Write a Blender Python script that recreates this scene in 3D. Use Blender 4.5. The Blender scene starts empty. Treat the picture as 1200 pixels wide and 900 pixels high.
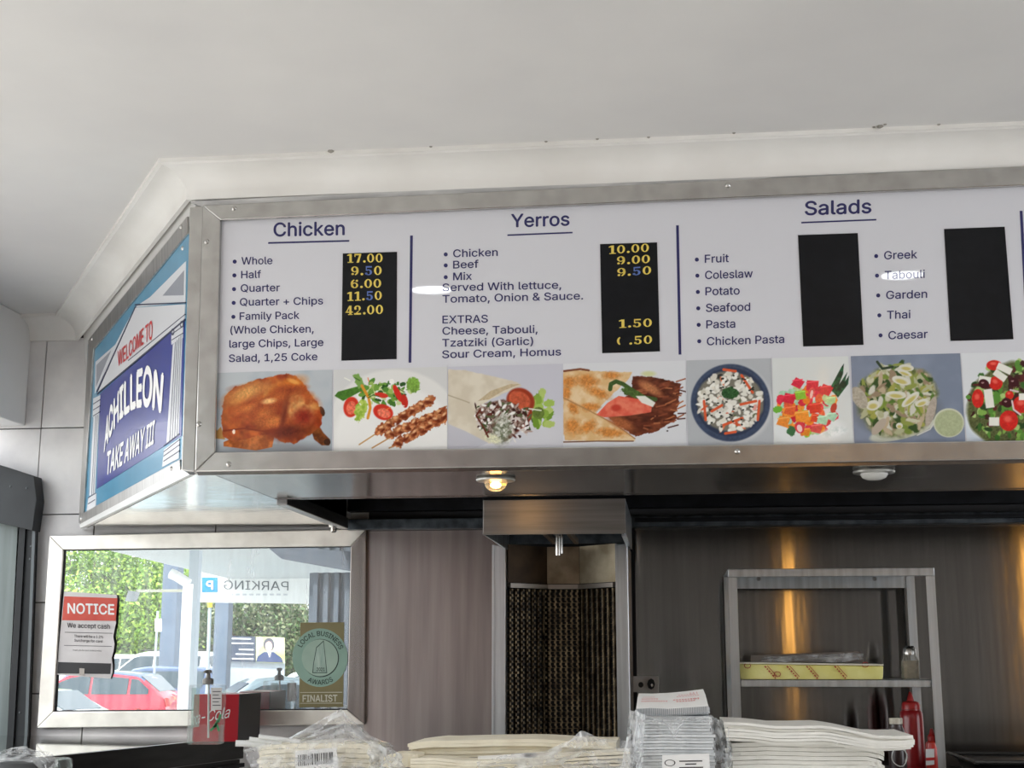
import bpy, bmesh, math, random
import numpy as np
from mathutils import Vector, Matrix
random.seed(7); RNG = np.random.RandomState(11)
SC = bpy.context.scene
COL = SC.collection

# ------------------------------------------------------------------ camera
F = 1600.0; PITCH = math.radians(11.32); YAW = math.radians(6.65)
fw = np.array([-math.sin(YAW)*math.cos(PITCH), math.cos(YAW)*math.cos(PITCH), math.sin(PITCH)])
rt = np.array([math.cos(YAW), math.sin(YAW), 0.0]); up = np.cross(rt, fw)
EYE = np.array([0.0, 0.0, 1.6])
cd = bpy.data.cameras.new('camera'); cd.sensor_width = 36; cd.lens = F/1200*36; cd.clip_start = .05; cd.clip_end = 300
cam = bpy.data.objects.new('camera', cd); COL.objects.link(cam)
cam.matrix_world = Matrix(((rt[0], up[0], -fw[0], EYE[0]), (rt[1], up[1], -fw[1], EYE[1]), (rt[2], up[2], -fw[2], EYE[2]), (0, 0, 0, 1)))
SC.camera = cam
# ------------------------------------------------------------------ light
SC.view_settings.view_transform = 'Standard'; SC.view_settings.look = 'None'
SC.view_settings.gamma = 1; SC.view_settings.use_curve_mapping = False
SC.view_settings.exposure = .85
w = bpy.data.worlds.new('sky'); SC.world = w; w.use_nodes = True
wn = w.node_tree.nodes; wl = w.node_tree.links
bgn = wn['Background']; sky = wn.new('ShaderNodeTexSky'); sky.sky_type = 'HOSEK_WILKIE'
sky.turbidity = 6; sky.ground_albedo = .4; sky.sun_direction = (-.75, -.1, .65)
hz = wn.new('ShaderNodeMix'); hz.data_type = 'RGBA'; hz.inputs[0].default_value = .6
hz.inputs[7].default_value = (1.0, 1.02, 1.05, 1)
wl.new(sky.outputs[0], hz.inputs[6]); wl.new(hz.outputs[2], bgn.inputs[0]); bgn.inputs[1].default_value = 2.6
sd = bpy.data.lights.new('sun', 'SUN'); sd.energy = 6.0; sd.angle = math.radians(2); sd.color = (1, .98, .95)
sun = bpy.data.objects.new('sun', sd); COL.objects.link(sun)
sun.rotation_euler = Vector((.30, -.42, -.86)).to_track_quat('-Z', 'Y').to_euler()
SC.cycles.max_bounces = 12; SC.cycles.diffuse_bounces = 6; SC.cycles.glossy_bounces = 5
SC.cycles.transparent_max_bounces = 24; SC.cycles.sample_clamp_indirect = 6; SC.cycles.use_denoising = True
SC.cycles.caustics_reflective = False; SC.cycles.caustics_refractive = False

# ------------------------------------------------------------------ planes found from the photograph
def ray(x, y): return rt*((x-600)/F) - up*((y-450)/F) + fw
class Plane:
    def __init__(s, p0, n): s.p = np.array(p0, float); n = np.array(n, float); s.n = n/np.linalg.norm(n)
    def at(s, x, y, off=0.0):
        r = ray(x, y); return EYE + r*(((s.p+s.n*off-EYE)@s.n)/(r@s.n))
TILT = .0508
WY = 5.0
BOARD = Plane((0, 3.47, 2.075), (0, -math.cos(TILT), -math.sin(TILT)))
SPLAY = Plane((-1.257, 3.487, 2.075), (-.836*math.cos(.07), -.548*math.cos(.07), -math.sin(.07)))
WALL = Plane((0, WY, 0), (0, -1, 0))
def YP(y): return Plane((0, y, 0), (0, -1, 0))
def ZP(z): return Plane((0, 0, z), (0, 0, -1))
CEIL = 2.91; SOF = 2.075

# ------------------------------------------------------------------ materials
def lin(c):
    c = np.asarray(c, float)/255.0
    return np.where(c <= .04045, c/12.92, ((c+.055)/1.055)**2.4)
def rgba(c): l = lin(c); return (float(l[0]), float(l[1]), float(l[2]), 1)
MATS = {}
def mat(name, c=(200, 200, 200), rough=.5, metal=0, c2=None, scale=8, stretch=(1, 1, 1), bump=0, bscale=None, spec=.5, coat=0, emis=None, es=0, aniso=0, arot=0, detail=4, alpha=None, lo=.35, hi=.65, bstretch=None, trans=0):
    if name in MATS: return MATS[name]
    m = bpy.data.materials.new(name); m.use_nodes = True; MATS[name] = m
    N = m.node_tree.nodes; L = m.node_tree.links; p = N['Principled BSDF']
    p.inputs['Base Color'].default_value = rgba(c); p.inputs['Roughness'].default_value = rough
    p.inputs['Metallic'].default_value = metal; p.inputs['Specular IOR Level'].default_value = spec
    if coat: p.inputs['Coat Weight'].default_value = coat; p.inputs['Coat Roughness'].default_value = .03
    if aniso:
        p.inputs['Anisotropic'].default_value = aniso; p.inputs['Anisotropic Rotation'].default_value = arot
    if aniso >= 1:
        tg = N.new('ShaderNodeCombineXYZ'); tg.inputs[2].default_value = 1; L.new(tg.outputs[0], p.inputs['Tangent'])
    if emis: p.inputs['Emission Color'].default_value = rgba(emis); p.inputs['Emission Strength'].default_value = es
    if trans: p.inputs['Transmission Weight'].default_value = trans
    if alpha is not None: p.inputs['Alpha'].default_value = alpha
    tc = N.new('ShaderNodeTexCoord')
    def noise(sc, st, d):
        mp = N.new('ShaderNodeMapping'); mp.inputs['Scale'].default_value = st
        L.new(tc.outputs['Object'], mp.inputs[0]); n = N.new('ShaderNodeTexNoise')
        n.inputs['Scale'].default_value = sc; n.inputs['Detail'].default_value = d; L.new(mp.outputs[0], n.inputs['Vector']); return n
    if c2 is not None:
        n = noise(scale, stretch, detail); r = N.new('ShaderNodeValToRGB')
        r.color_ramp.elements[0].position = lo; r.color_ramp.elements[1].position = hi
        r.color_ramp.elements[0].color = rgba(c); r.color_ramp.elements[1].color = rgba(c2)
        L.new(n.outputs[0], r.inputs[0]); L.new(r.outputs[0], p.inputs['Base Color'])
    if bump:
        n = noise(bscale or scale, bstretch or stretch, 3); b = N.new('ShaderNodeBump')
        b.inputs['Strength'].default_value = bump; b.inputs['Distance'].default_value = .01
        L.new(n.outputs[0], b.inputs['Height']); L.new(b.outputs[0], p.inputs['Normal'])
    return m
def steel(name, c, rough=.28, wave=.12, aniso=.75, arot=0, c2=None, stretch=(18, 18, .6), scale=3, bst=(1.6, 1.6, .5)):
    return mat(name, c, rough, 1, c2=c2 or tuple(int(v*.86) for v in c), scale=scale, stretch=stretch, bump=wave, bscale=3.2, bstretch=bst, aniso=aniso, arot=arot, lo=.3, hi=.7)
def film_mat():
    m = bpy.data.materials.new('clear_film'); m.use_nodes = True; N = m.node_tree.nodes; L = m.node_tree.links
    p = N['Principled BSDF']; p.inputs['Base Color'].default_value = (.85, .87, .88, 1); p.inputs['Roughness'].default_value = .18
    p.inputs['Specular IOR Level'].default_value = .9
    t = N.new('ShaderNodeBsdfTransparent'); mx = N.new('ShaderNodeMixShader')
    lw = N.new('ShaderNodeLayerWeight'); lw.inputs[0].default_value = .35
    tc = N.new('ShaderNodeTexCoord'); no = N.new('ShaderNodeTexNoise'); no.inputs['Scale'].default_value = 28; no.inputs['Detail'].default_value = 6
    L.new(tc.outputs['Object'], no.inputs['Vector'])
    mr = N.new('ShaderNodeMapRange'); mr.inputs[1].default_value = .42; mr.inputs[2].default_value = .72; mr.inputs[3].default_value = .10; mr.inputs[4].default_value = .55
    L.new(no.outputs[0], mr.inputs[0])
    ad = N.new('ShaderNodeMath'); ad.operation = 'MULTIPLY_ADD'; ad.inputs[1].default_value = .55; ad.use_clamp = True
    L.new(lw.outputs['Facing'], ad.inputs[0]); L.new(mr.outputs[0], ad.inputs[2])
    L.new(ad.outputs[0], mx.inputs[0]); L.new(t.outputs[0], mx.inputs[1]); L.new(p.outputs[0], mx.inputs[2])
    L.new(mx.outputs[0], N['Material Output'].inputs[0]); return m
def clear_mat(name, c, amt):
    m = bpy.data.materials.new(name); m.use_nodes = True; N = m.node_tree.nodes; L = m.node_tree.links
    p = N['Principled BSDF']; p.inputs['Base Color'].default_value = rgba(c); p.inputs['Roughness'].default_value = .05
    p.inputs['Specular IOR Level'].default_value = .8
    t = N.new('ShaderNodeBsdfTransparent'); mx = N.new('ShaderNodeMixShader'); lw = N.new('ShaderNodeLayerWeight'); lw.inputs[0].default_value = .3
    ad = N.new('ShaderNodeMath'); ad.operation = 'MULTIPLY_ADD'; ad.inputs[1].default_value = .6; ad.inputs[2].default_value = amt; ad.use_clamp = True
    L.new(lw.outputs['Facing'], ad.inputs[0]); L.new(ad.outputs[0], mx.inputs[0]); L.new(t.outputs[0], mx.inputs[1]); L.new(p.outputs[0], mx.inputs[2])
    L.new(mx.outputs[0], N['Material Output'].inputs[0]); return m
FILM = film_mat()
CLEAR = clear_mat('clear_plastic', (215, 232, 225), .03)
GLASS = clear_mat('shaker_glass', (190, 186, 172), .3)
CARGLASS = mat('car_glass', (58, 72, 80), .12, 0, spec=.5)
WHITEP = mat('ceiling_paint', (226, 225, 222), .75, c2=(218, 217, 215), scale=2, bump=.03, bscale=9)
CORN = mat('cornice_paint', (238, 237, 233), .55, c2=(226, 224, 219), scale=3, bump=.05, bscale=12)
TILE = mat('painted_block', (238, 236, 234), .5, c2=(214, 212, 212), scale=5, bump=.12, bscale=20, detail=6)
GROUT = mat('dark_joint', (70, 70, 72), .9)
S_FRAME = steel('frame_steel', (206, 205, 201), .27, .05, .3, c2=(184, 182, 178), stretch=(6, 1, 6))
S_MIR = steel('mirror_frame_steel', (228, 224, 216), .38, .05, .4, c2=(200, 195, 188), stretch=(3, 1, 3))
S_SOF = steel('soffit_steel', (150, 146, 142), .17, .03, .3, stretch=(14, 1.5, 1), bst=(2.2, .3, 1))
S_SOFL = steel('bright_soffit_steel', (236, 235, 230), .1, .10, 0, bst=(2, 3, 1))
S_PAN = steel('brushed_wall_steel', (164, 161, 157), .10, .06, 1.0, 0, c2=(146, 143, 140), bst=(2.2, 1, .35))
S_PANL = steel('reflection_tint_steel', (176, 168, 165), .3, .12, 0, c2=(150, 142, 140), stretch=(9, 9, .5), bst=(2.4, 1, .35))  # pinkish tint stands in for warm surroundings reflected by this panel
S_CAP = steel('cap_steel', (150, 150, 149), .3, .03, .3, stretch=(1, 1, 30))
S_POST = steel('post_steel', (236, 243, 248), .3, .03, 0)
GALV = mat('galvanised', (92, 100, 106), .45, .8, c2=(58, 64, 70), scale=22, detail=6)
DARK = mat('dark_metal', (30, 32, 36), .5, .6, c2=(16, 17, 20), scale=14)
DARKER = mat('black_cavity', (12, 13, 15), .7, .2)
NAVY = mat('navy_print', (26, 26, 92), .35, coat=.6)
BLACKP = mat('black_price_panel', (12, 14, 18), .3, c2=(18, 20, 24), scale=30, spec=.25)
GOLD = mat('gold_numeral', (232, 208, 96), .4)
BLUEN = mat('blue_numeral', (96, 122, 190), .4)
BOARDW = mat('board_white', (216, 217, 223), .02, spec=.5, coat=.35)
SCREW = mat('screw_metal', (190, 188, 184), .22, 1)
PAPERW = mat('white_paper', (238, 237, 230), .8, c2=(228, 227, 220), scale=20, bump=.05, bscale=40)
PAPERC = mat('cream_paper', (240, 234, 214), .8, c2=(230, 222, 200), scale=16, bump=.06, bscale=40)
PAPERG = mat('grey_white_paper', (226, 229, 230), .8, c2=(206, 210, 212), scale=30)
REDP = mat('red_print', (196, 44, 40), .5)
INK = mat('black_ink', (30, 30, 32), .6)
WHITE = mat('white_plain', (240, 240, 238), .5)

# ------------------------------------------------------------------ mesh building
YM = 4.985                       # mirror surface
MIR = [False]                    # street things are laid out behind the glass, then mirrored to their real side
def T(p):
    return (float(p[0]), float(2*YM-p[1] if MIR[0] else p[1]), float(p[2]))
def prop(o, label=None, cat=None, group=None, kind=None):
    if label: o['label'] = label
    if cat: o['category'] = cat
    if group: o['group'] = group
    if kind: o['kind'] = kind
    return o
def thing(name, loc, label, cat, group=None):
    o = bpy.data.objects.new(name, None); o.empty_display_size = .05; COL.objects.link(o); o.location = T(loc)
    return prop(o, label, cat, group)
def wloc(o):
    v = Vector((0, 0, 0))
    while o is not None: v = v + o.location; o = o.parent
    return v
class MB:
    def __init__(s): s.v = []; s.f = []
    def quad(s, *pts):
        n = len(s.v); s.v += [tuple(p) for p in pts]; s.f.append(tuple(range(n, n+len(pts)))); return s
    def hexa(s, a, b):           # a, b: lists of 4 (or n) points, bottom and top rings
        n = len(s.v); k = len(a); s.v += [tuple(p) for p in a]+[tuple(p) for p in b]
        s.f.append(tuple(range(n+k-1, n-1, -1))); s.f.append(tuple(range(n+k, n+2*k)))
        for i in range(k): j = (i+1) % k; s.f.append((n+i, n+j, n+k+j, n+k+i))
        return s
    def box(s, x0, x1, y0, y1, z0, z1):
        return s.hexa([(x0, y0, z0), (x1, y0, z0), (x1, y1, z0), (x0, y1, z0)], [(x0, y0, z1), (x1, y0, z1), (x1, y1, z1), (x0, y1, z1)])
    def slab(s, pl, pts, f=.01, b=0.0):
        a = [pl.at(x, y, f) for x, y in pts]; return s.hexa(a, [p-pl.n*(f-b) for p in a])
    def tube(s, p0, p1, r, r1=None, seg=10):
        p0 = np.array(p0, float); p1 = np.array(p1, float); r1 = r if r1 is None else r1
        d = p1-p0; d = d/np.linalg.norm(d); a = np.cross(d, [0, 0, 1.0] if abs(d[2]) < .9 else [1.0, 0, 0]); a /= np.linalg.norm(a); b = np.cross(d, a)
        A = [p0+r*(a*math.cos(t)+b*math.sin(t)) for t in np.arange(seg)*2*math.pi/seg]
        B = [p1+r1*(a*math.cos(t)+b*math.sin(t)) for t in np.arange(seg)*2*math.pi/seg]
        return s.hexa(A, B)
    def path(s, pts, r, seg=8):
        for a, b in zip(pts[:-1], pts[1:]): s.tube(a, b, r, seg=seg)
        return s
    def lathe(s, c, prof, seg=20, sx=1, sy=1, square=0):
        n = len(s.v)
        for r, z in prof:
            for i in range(seg):
                t = 2*math.pi*i/seg; ct, st = math.cos(t), math.sin(t)
                k = 1.0 if not square else 1/((abs(ct)**square+abs(st)**square)**(1/square))
                s.v.append((c[0]+r*ct*k*sx, c[1]+r*st*k*sy, c[2]+z))
        for a in range(len(prof)-1):
            for i in range(seg):
                j = (i+1) % seg; s.f.append((n+a*seg+i, n+a*seg+j, n+(a+1)*seg+j, n+(a+1)*seg+i))
        s.f.append(tuple(range(n+seg-1, n-1, -1))); e = n+(len(prof)-1)*seg; s.f.append(tuple(range(e, e+seg))); return s
    def disc(s, pl, x, y, rx, ry, f=.002, b=0, seg=16):
        return s.slab(pl, [(x+rx*math.cos(-t), y+ry*math.sin(-t)) for t in np.arange(seg)*2*math.pi/seg], f, b)
    def grid(s, P):              # P: rows x cols x 3
        P = np.asarray(P); n = len(s.v); R, Cc = P.shape[:2]; s.v += [tuple(p) for p in P.reshape(-1, 3)]
        for i in range(R-1):
            for j in range(Cc-1): a = n+i*Cc+j; s.f.append((a, a+1, a+Cc+1, a+Cc))
        return s
    def build(s, name, m, parent=None, label=None, cat=None, group=None, kind=None, smooth=False, bevel=0, fixn=True, sub=0):
        off = wloc(parent) if parent is not None else None
        V = np.array([T(p) for p in s.v]) if s.v else np.zeros((0, 3))
        me = bpy.data.meshes.new(name)
        if off is None:
            c = V.mean(0); c[2] = V[:, 2].min(); off = Vector(c)
            own = True
        else: own = False
        V = V-np.array(off)
        me.from_pydata([tuple(p) for p in V], [], s.f)
        if fixn:
            bm = bmesh.new(); bm.from_mesh(me); bmesh.ops.recalc_face_normals(bm, faces=bm.faces)
            if bevel:
                es = [e for e in bm.edges if len(e.link_faces) == 2 and e.calc_face_angle(0) > .5]
                bmesh.ops.bevel(bm, geom=es, offset=bevel, segments=2, affect='EDGES', profile=.6)
            bm.to_mesh(me); bm.free()
        if isinstance(m, (list, tuple)):
            for q in m: me.materials.append(q)
        else: me.materials.append(m)
        if smooth:
            me.polygons.foreach_set('use_smooth', [True]*len(me.polygons))
            try: me.set_sharp_from_angle(angle=math.radians(38))
            except Exception: pass
        o = bpy.data.objects.new(name, me); COL.objects.link(o)
        if own: o.location = off
        else: o.parent = parent
        if sub:
            md = o.modifiers.new('sub', 'SUBSURF'); md.levels = sub; md.render_levels = sub
        return prop(o, label, cat, group, kind)
def slab(name, pl, pts, m, parent, f=.01, b=0.0, **k): return MB().slab(pl, pts, f, b).build(name, m, parent, **k)

import os
FONT = None
try:
    _fp = os.path.join(bpy.utils.system_resource('DATAFILES'), 'fonts', 'Inter.woff2')   # Blender's own bundled font
    if os.path.exists(_fp): FONT = bpy.data.fonts.load(_fp)
except Exception: FONT = None
# text: glyph outlines from the built-in font, bent between a base line and a cap line given in photo pixels
from mathutils.geometry import delaunay_2d_cdt, interpolate_bezier
def glyphs(st, bold=0.0, space=1.0):
    cu = bpy.data.curves.new('t', 'FONT')
    if FONT: cu.font = FONT
    cu.body = st; cu.space_character = space
    o = bpy.data.objects.new('t', cu); COL.objects.link(o); dg = bpy.context.evaluated_depsgraph_get(); dg.update()
    c = o.to_curve(dg); loops = []
    for s in c.splines:
        B = s.bezier_points; n = len(B); L_ = []
        for i in range(n):
            a, b = B[i], B[(i+1) % n]; st_ = (a.handle_right-a.co).cross(b.co-a.co).length < 1e-7 and (b.handle_left-b.co).cross(b.co-a.co).length < 1e-7
            L_ += [a.co.copy()] if st_ else interpolate_bezier(a.co, a.handle_right, b.handle_left, b.co, 5)[:-1]
        A = sum(L_[k-1].x*L_[k].y-L_[k].x*L_[k-1].y for k in range(len(L_)))/2
        if abs(A) > 1e-7: loops.append((A, [Vector((v.x, v.y, 0)) for v in L_]))
    o.to_curve_clear(); bpy.data.objects.remove(o); bpy.data.curves.remove(cu)
    if not loops: return np.zeros((0, 3)), []
    # triangulate everything, keep triangles with a non-zero winding (overlapping strokes stay solid)
    vs, es = [], []
    for A, L_ in loops:
        n0 = len(vs); vs += [Vector((v.x, v.y)) for v in L_]; es += [(n0+k, n0+(k+1) % len(L_)) for k in range(len(L_))]
    r = delaunay_2d_cdt(vs, es, [], 0, 1e-6, False); V = np.array([[v.x, v.y, 0] for v in r[0]]); Tn = np.array([f for f in r[2] if len(f) == 3])
    cen = V[Tn].mean(1)[:, :2]; wn_ = np.zeros(len(cen)); E0 = np.array([vs[a][:] for a, b in es]); E1 = np.array([vs[b][:] for a, b in es])
    for (ax, ay), (bx, by) in zip(E0, E1):
        x, y = cen[:, 0], cen[:, 1]; up_ = (ay <= y) & (by > y); dn_ = (ay > y) & (by <= y)
        if by == ay: continue
        xi = (bx-ax)*(y-ay)/(by-ay)+ax; wn_ += np.where(up_ & (x < xi), 1, 0)-np.where(dn_ & (x < xi), 1, 0)
    return V, [tuple(int(q) for q in t) for t, k in zip(Tn, wn_) if k != 0]
_cap = glyphs('H'); CAPH = _cap[0][:, 1].max()
def text(st, base, cap, pl, m, parent, off=.0012, bold=0.0, shear=0.0, name='lettering', space=1.0, label=None, flip=False):
    V, Fc = glyphs(st, 0, space)
    if bold > 0:
        n0 = len(V); sh_ = [(-bold, 0), (bold, 0), (0, -bold), (0, bold)]
        V = np.concatenate([V+np.array([a, b, 0]) for a, b in sh_]); Fc = [tuple(i+n0*k for i in f) for k in range(4) for f in Fc]
        zo = np.repeat(np.arange(4)*5e-5, n0)
    else: zo = np.zeros(len(V))
    if flip: V[:, 0] = V[:, 0].max()+V[:, 0].min()-V[:, 0]
    u = (V[:, 0]-V[:, 0].min())/(V[:, 0].max()-V[:, 0].min()); v = V[:, 1]/CAPH
    u = u + shear*v
    base = np.array(base, float); h = cap
    if np.isscalar(h): capl = base-np.array([0, h])
    else: capl = np.array(h, float)
    def curve(P, t):
        k = np.linspace(0, 1, len(P)); return np.stack([np.interp(t, k, P[:, 0]), np.interp(t, k, P[:, 1])], 1)
    if shear: 
        u2 = u
        def ext(P, t):
            q = curve(P, np.clip(t, 0, 1)); d = (P[-1]-P[-2])*(len(P)-1); q = q+np.clip(t-1, 0, None)[:, None]*d; return q
        B = ext(base, u2); Cc = ext(capl, u2)
    else: B = curve(base, u); Cc = curve(capl, u)
    P = B+(Cc-B)*v[:, None]
    mb = MB(); mb.v = [tuple(pl.at(x, y, off+z)) for (x, y), z in zip(P, zo)]; mb.f = Fc
    o = mb.build(name, m, parent, label=label, fixn=False); return o

# ================================================================== the room
def big(name, mb, m, **k): return mb.build(name, m, None, kind='structure', **k)
ceil_ = big('ceiling', MB().box(-2.6, 4.6, -2.1, 5.1, CEIL, CEIL+.12), WHITEP)
big('floor', MB().box(-2.6, 4.6, -2.1, 5.1, -.1, 0), mat('floor_tile', (176, 172, 168), .5, c2=(160, 156, 152), scale=6))
wb = big('wall_back', MB().box(-3.0, 4.6, WY+.012, WY+.15, 0, CEIL), GROUT)
big('wall_right', MB().box(4.5, 4.6, 3.4, 5, 0, CEIL), WHITEP)
FRW = mat('front_wall_dark', (122, 120, 117), .7, c2=(104, 102, 100), scale=3)
big('wall_front', MB().box(-1.35, 4.6, -2.1, -2.0, 0, CEIL), FRW)
big('wall_pillar', MB().box(-2.6, -1.35, -2.1, -1.9, 0, CEIL), mat('brown_brick', (166, 140, 132), .8, c2=(138, 114, 106), scale=9, stretch=(1, 1, 3)))
# header beam over the open left side
big('trim_beam', MB().box(-2.62, -2.495, -2.1, WY-.001, 2.485, CEIL-.001), mat('beam_paint', (240, 240, 240), .6, c2=(228, 228, 228), scale=2, bump=.04), bevel=.006)
# painted blocks of the back wall
rows = [(2.475, 2.835, -2.43), (2.138, 2.475, -2.43), (1.804, 2.138, -2.19), (1.466, 1.804, -2.19), (1.13, 1.466, -2.19), (.8, 1.13, -2.43)]
for i, (z0, z1, xs) in enumerate(rows):
    g = .0022
    for x0, x1 in ((-2.99, xs), (xs, xs+.48), (xs+.48, xs+.96), (xs+.96, -1.121)):
        if x1-x0 < .02: continue
        dy = random.uniform(0, .003)
        MB().box(x0+g, x1-g, WY+dy, WY+.015, z0+g, z1-g).build('block', TILE, wb, bevel=.002)
# steel sheets
def sheet(px0, px1, ptop, pbot, m, name='panel', y=WY-.004):
    P = YP(y); a = P.at(px0, ptop); b = P.at(px1, pbot)
    return MB().box(a[0], b[0], y, WY+.015, b[2], a[2]).build(name, m, wb)
x1_ = WALL.at(429.5, 700)[0]; x2_ = WALL.at(590, 700)[0]; x3_ = WALL.at(741, 700)[0]
MB().box(x1_+.001, x2_, WY-.006, WY+.015, .9, 2.06).build('panel', S_PANL, wb)
MB().box(x2_+.001, x3_+.01, WY-.004, WY+.015, .9, 2.075).build('panel', DARK, wb)
MB().box(x3_+.012, 1.30, WY-.006, WY+.015, .9, 2.06).build('panel', S_PAN, wb)
MB().box(1.302, 2.6, WY-.006, WY+.015, .9, 2.06).build('panel', S_PAN, wb)
# cornice: swept cove, mitred at both corners
def cornice():
    prof = [(0.0, 2.822), (.012, 2.822), (.013, 2.832)]
    for k in range(9):
        t = k/8*math.pi/2; prof.append((.013+.077*(1-math.cos(t)), 2.832+.064*math.sin(t)))
    prof += [(.092, 2.898), (.1, 2.899), (.1, 2.912), (0, 2.912)]
    th = math.atan2(.991, 1.513)
    base = [np.array([-2.495, WY]), np.array([-2.30, WY]), np.array([-1.286, 3.433]), np.array([2.4, 3.433])]
    mb = MB(); R = []
    for k, b in enumerate(base):
        ns = []
        for s in (k-1, k):
            if 0 <= s < 3:
                d = base[s+1]-base[s]; d = d/np.linalg.norm(d); ns.append(np.array([d[1], -d[0]]))
        n = ns[0] if len(ns) == 1 else (ns[0]+ns[1])/(1+ns[0]@ns[1])
        R.append([(b[0]+n[0]*o, b[1]+n[1]*o, z) for o, z in prof])
    segs = []
    for k in range(3):
        m_ = MB(); m_.hexa(R[k], R[k+1]); segs.append(m_)
    return segs
for k, m_ in enumerate(cornice()):
    o = m_.build('trim_%d' % (k+1), CORN, None, kind='structure', smooth=True)
# peeling paint flecks along the cornice edge
fl = MB()
for px, py in [(388, 177), (383, 179), (392, 180), (1031, 148), (1024, 149), (1037, 146), (760, 161), (700, 163), (505, 172), (1100, 146), (640, 166), (860, 156)]:
    p = ZP(CEIL).at(px, py); r = .008 if px in (388, 1031) else .004
    fl.lathe((p[0], p[1]-.002, CEIL-r*.8), [(.001, 0), (r, r*.4), (r*1.2, r)], 6)
for px, py in [(125, 295), (134, 281), (141, 273)]:
    p = ZP(CEIL).at(px, py); fl.lathe((p[0], p[1], CEIL-.006), [(.001, 0), (.006, .003), (.007, .006)], 6)
fl.build('paint_flakes', mat('chipped_plaster', (150, 146, 138), .9), ceil_, kind='stuff')

# ================================================================== range hood and fascia box
hood = thing('range_hood', (0, 4.2, 2.05), 'long stainless steel range hood and lower soffit beneath the menu board', 'range hood')
# casing behind the menu board (tilted front) and along the splay
cb = [(-1.25, 3.50, SOF+.012), (2.4, 3.50, SOF+.012), (2.4, 3.9, SOF+.012), (-1.21, 3.9, SOF+.012)]
ct = [(-1.27, 3.455, 2.82), (2.4, 3.455, 2.82), (2.4, 3.9, 2.82), (-1.24, 3.9, 2.82)]
MB().hexa(cb, ct).build('casing', GALV, hood)
MB().hexa([(-1.245, 3.53, SOF+.012), (-1.19, 3.53, SOF+.012), (-1.19, WY-.002, SOF+.012), (-2.20, WY-.002, SOF+.012)],
          [(-1.275, 3.448, 2.821), (-1.19, 3.448, 2.821), (-1.19, WY-.002, 2.821), (-2.276, WY-.002, 2.821)]).hexa([(-1.275, 3.448, 2.8212), (-1.19, 3.448, 2.8212), (-1.19, WY-.002, 2.8212), (-2.276, WY-.002, 2.8212)], [(-1.283, 3.438, 2.905), (-1.19, 3.438, 2.905), (-1.19, WY-.002, 2.905), (-2.294, WY-.002, 2.905)]).build('side_casing', WHITEP, hood)
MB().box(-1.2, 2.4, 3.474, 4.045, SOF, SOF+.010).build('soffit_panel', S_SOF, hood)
MB().hexa([(-1.25, 3.475, SOF), (-1.203, 3.475, SOF), (-1.203, WY-.003, SOF), (-2.235, WY-.003, SOF)],
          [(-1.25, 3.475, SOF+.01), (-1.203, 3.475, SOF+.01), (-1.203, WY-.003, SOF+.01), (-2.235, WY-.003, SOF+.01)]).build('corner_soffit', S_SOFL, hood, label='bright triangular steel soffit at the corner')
MB().box(-1.2, 2.4, 4.045, 4.06, SOF-.002, SOF+.028).build('front_lip', S_SOF, hood)
MB().box(-1.2, 2.4, 4.061, 4.075, SOF+.02, 2.75).build('inner_front', DARKER, hood)  # hood's inside faces are coloured dark to give the cavity its shade
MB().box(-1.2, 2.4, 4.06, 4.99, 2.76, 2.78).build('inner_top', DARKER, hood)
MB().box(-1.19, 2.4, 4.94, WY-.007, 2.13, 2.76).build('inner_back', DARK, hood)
# side beam along the seam, ends at the back channel with a drain nut
MB().box(-1.2, -1.165, 4.06, 4.86, SOF-.018, SOF+.022).build('side_beam', S_CAP, hood, bevel=.003)
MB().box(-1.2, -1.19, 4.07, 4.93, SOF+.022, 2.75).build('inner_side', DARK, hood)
bc = WALL.at(431, 618)
MB().box(-1.19, 2.4, 4.935, 4.99, 2.061, 2.10).build('back_channel', GALV, hood, bevel=.003)
MB().box(-.13, 2.4, 4.90, 4.932, 2.076, 2.088).build('grease_rail', DARK, hood)
nut = MB(); q = YP(4.78).at(391, 613); nut.lathe((q[0], q[1], q[2]-.012), [(.007, -.022), (.011, -.018), (.011, -.004), (.019, -.002), (.019, .014), (.012, .020)], 10)
nut.build('drain_nut', SCREW, hood, smooth=True)
# vertical corner strip between the two signs
slab('corner_strip', BOARD, [(222.5, 243), (238, 241), (228, 553), (212.5, 551)], S_FRAME, hood, f=.006, b=-.030, bevel=.002)

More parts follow.
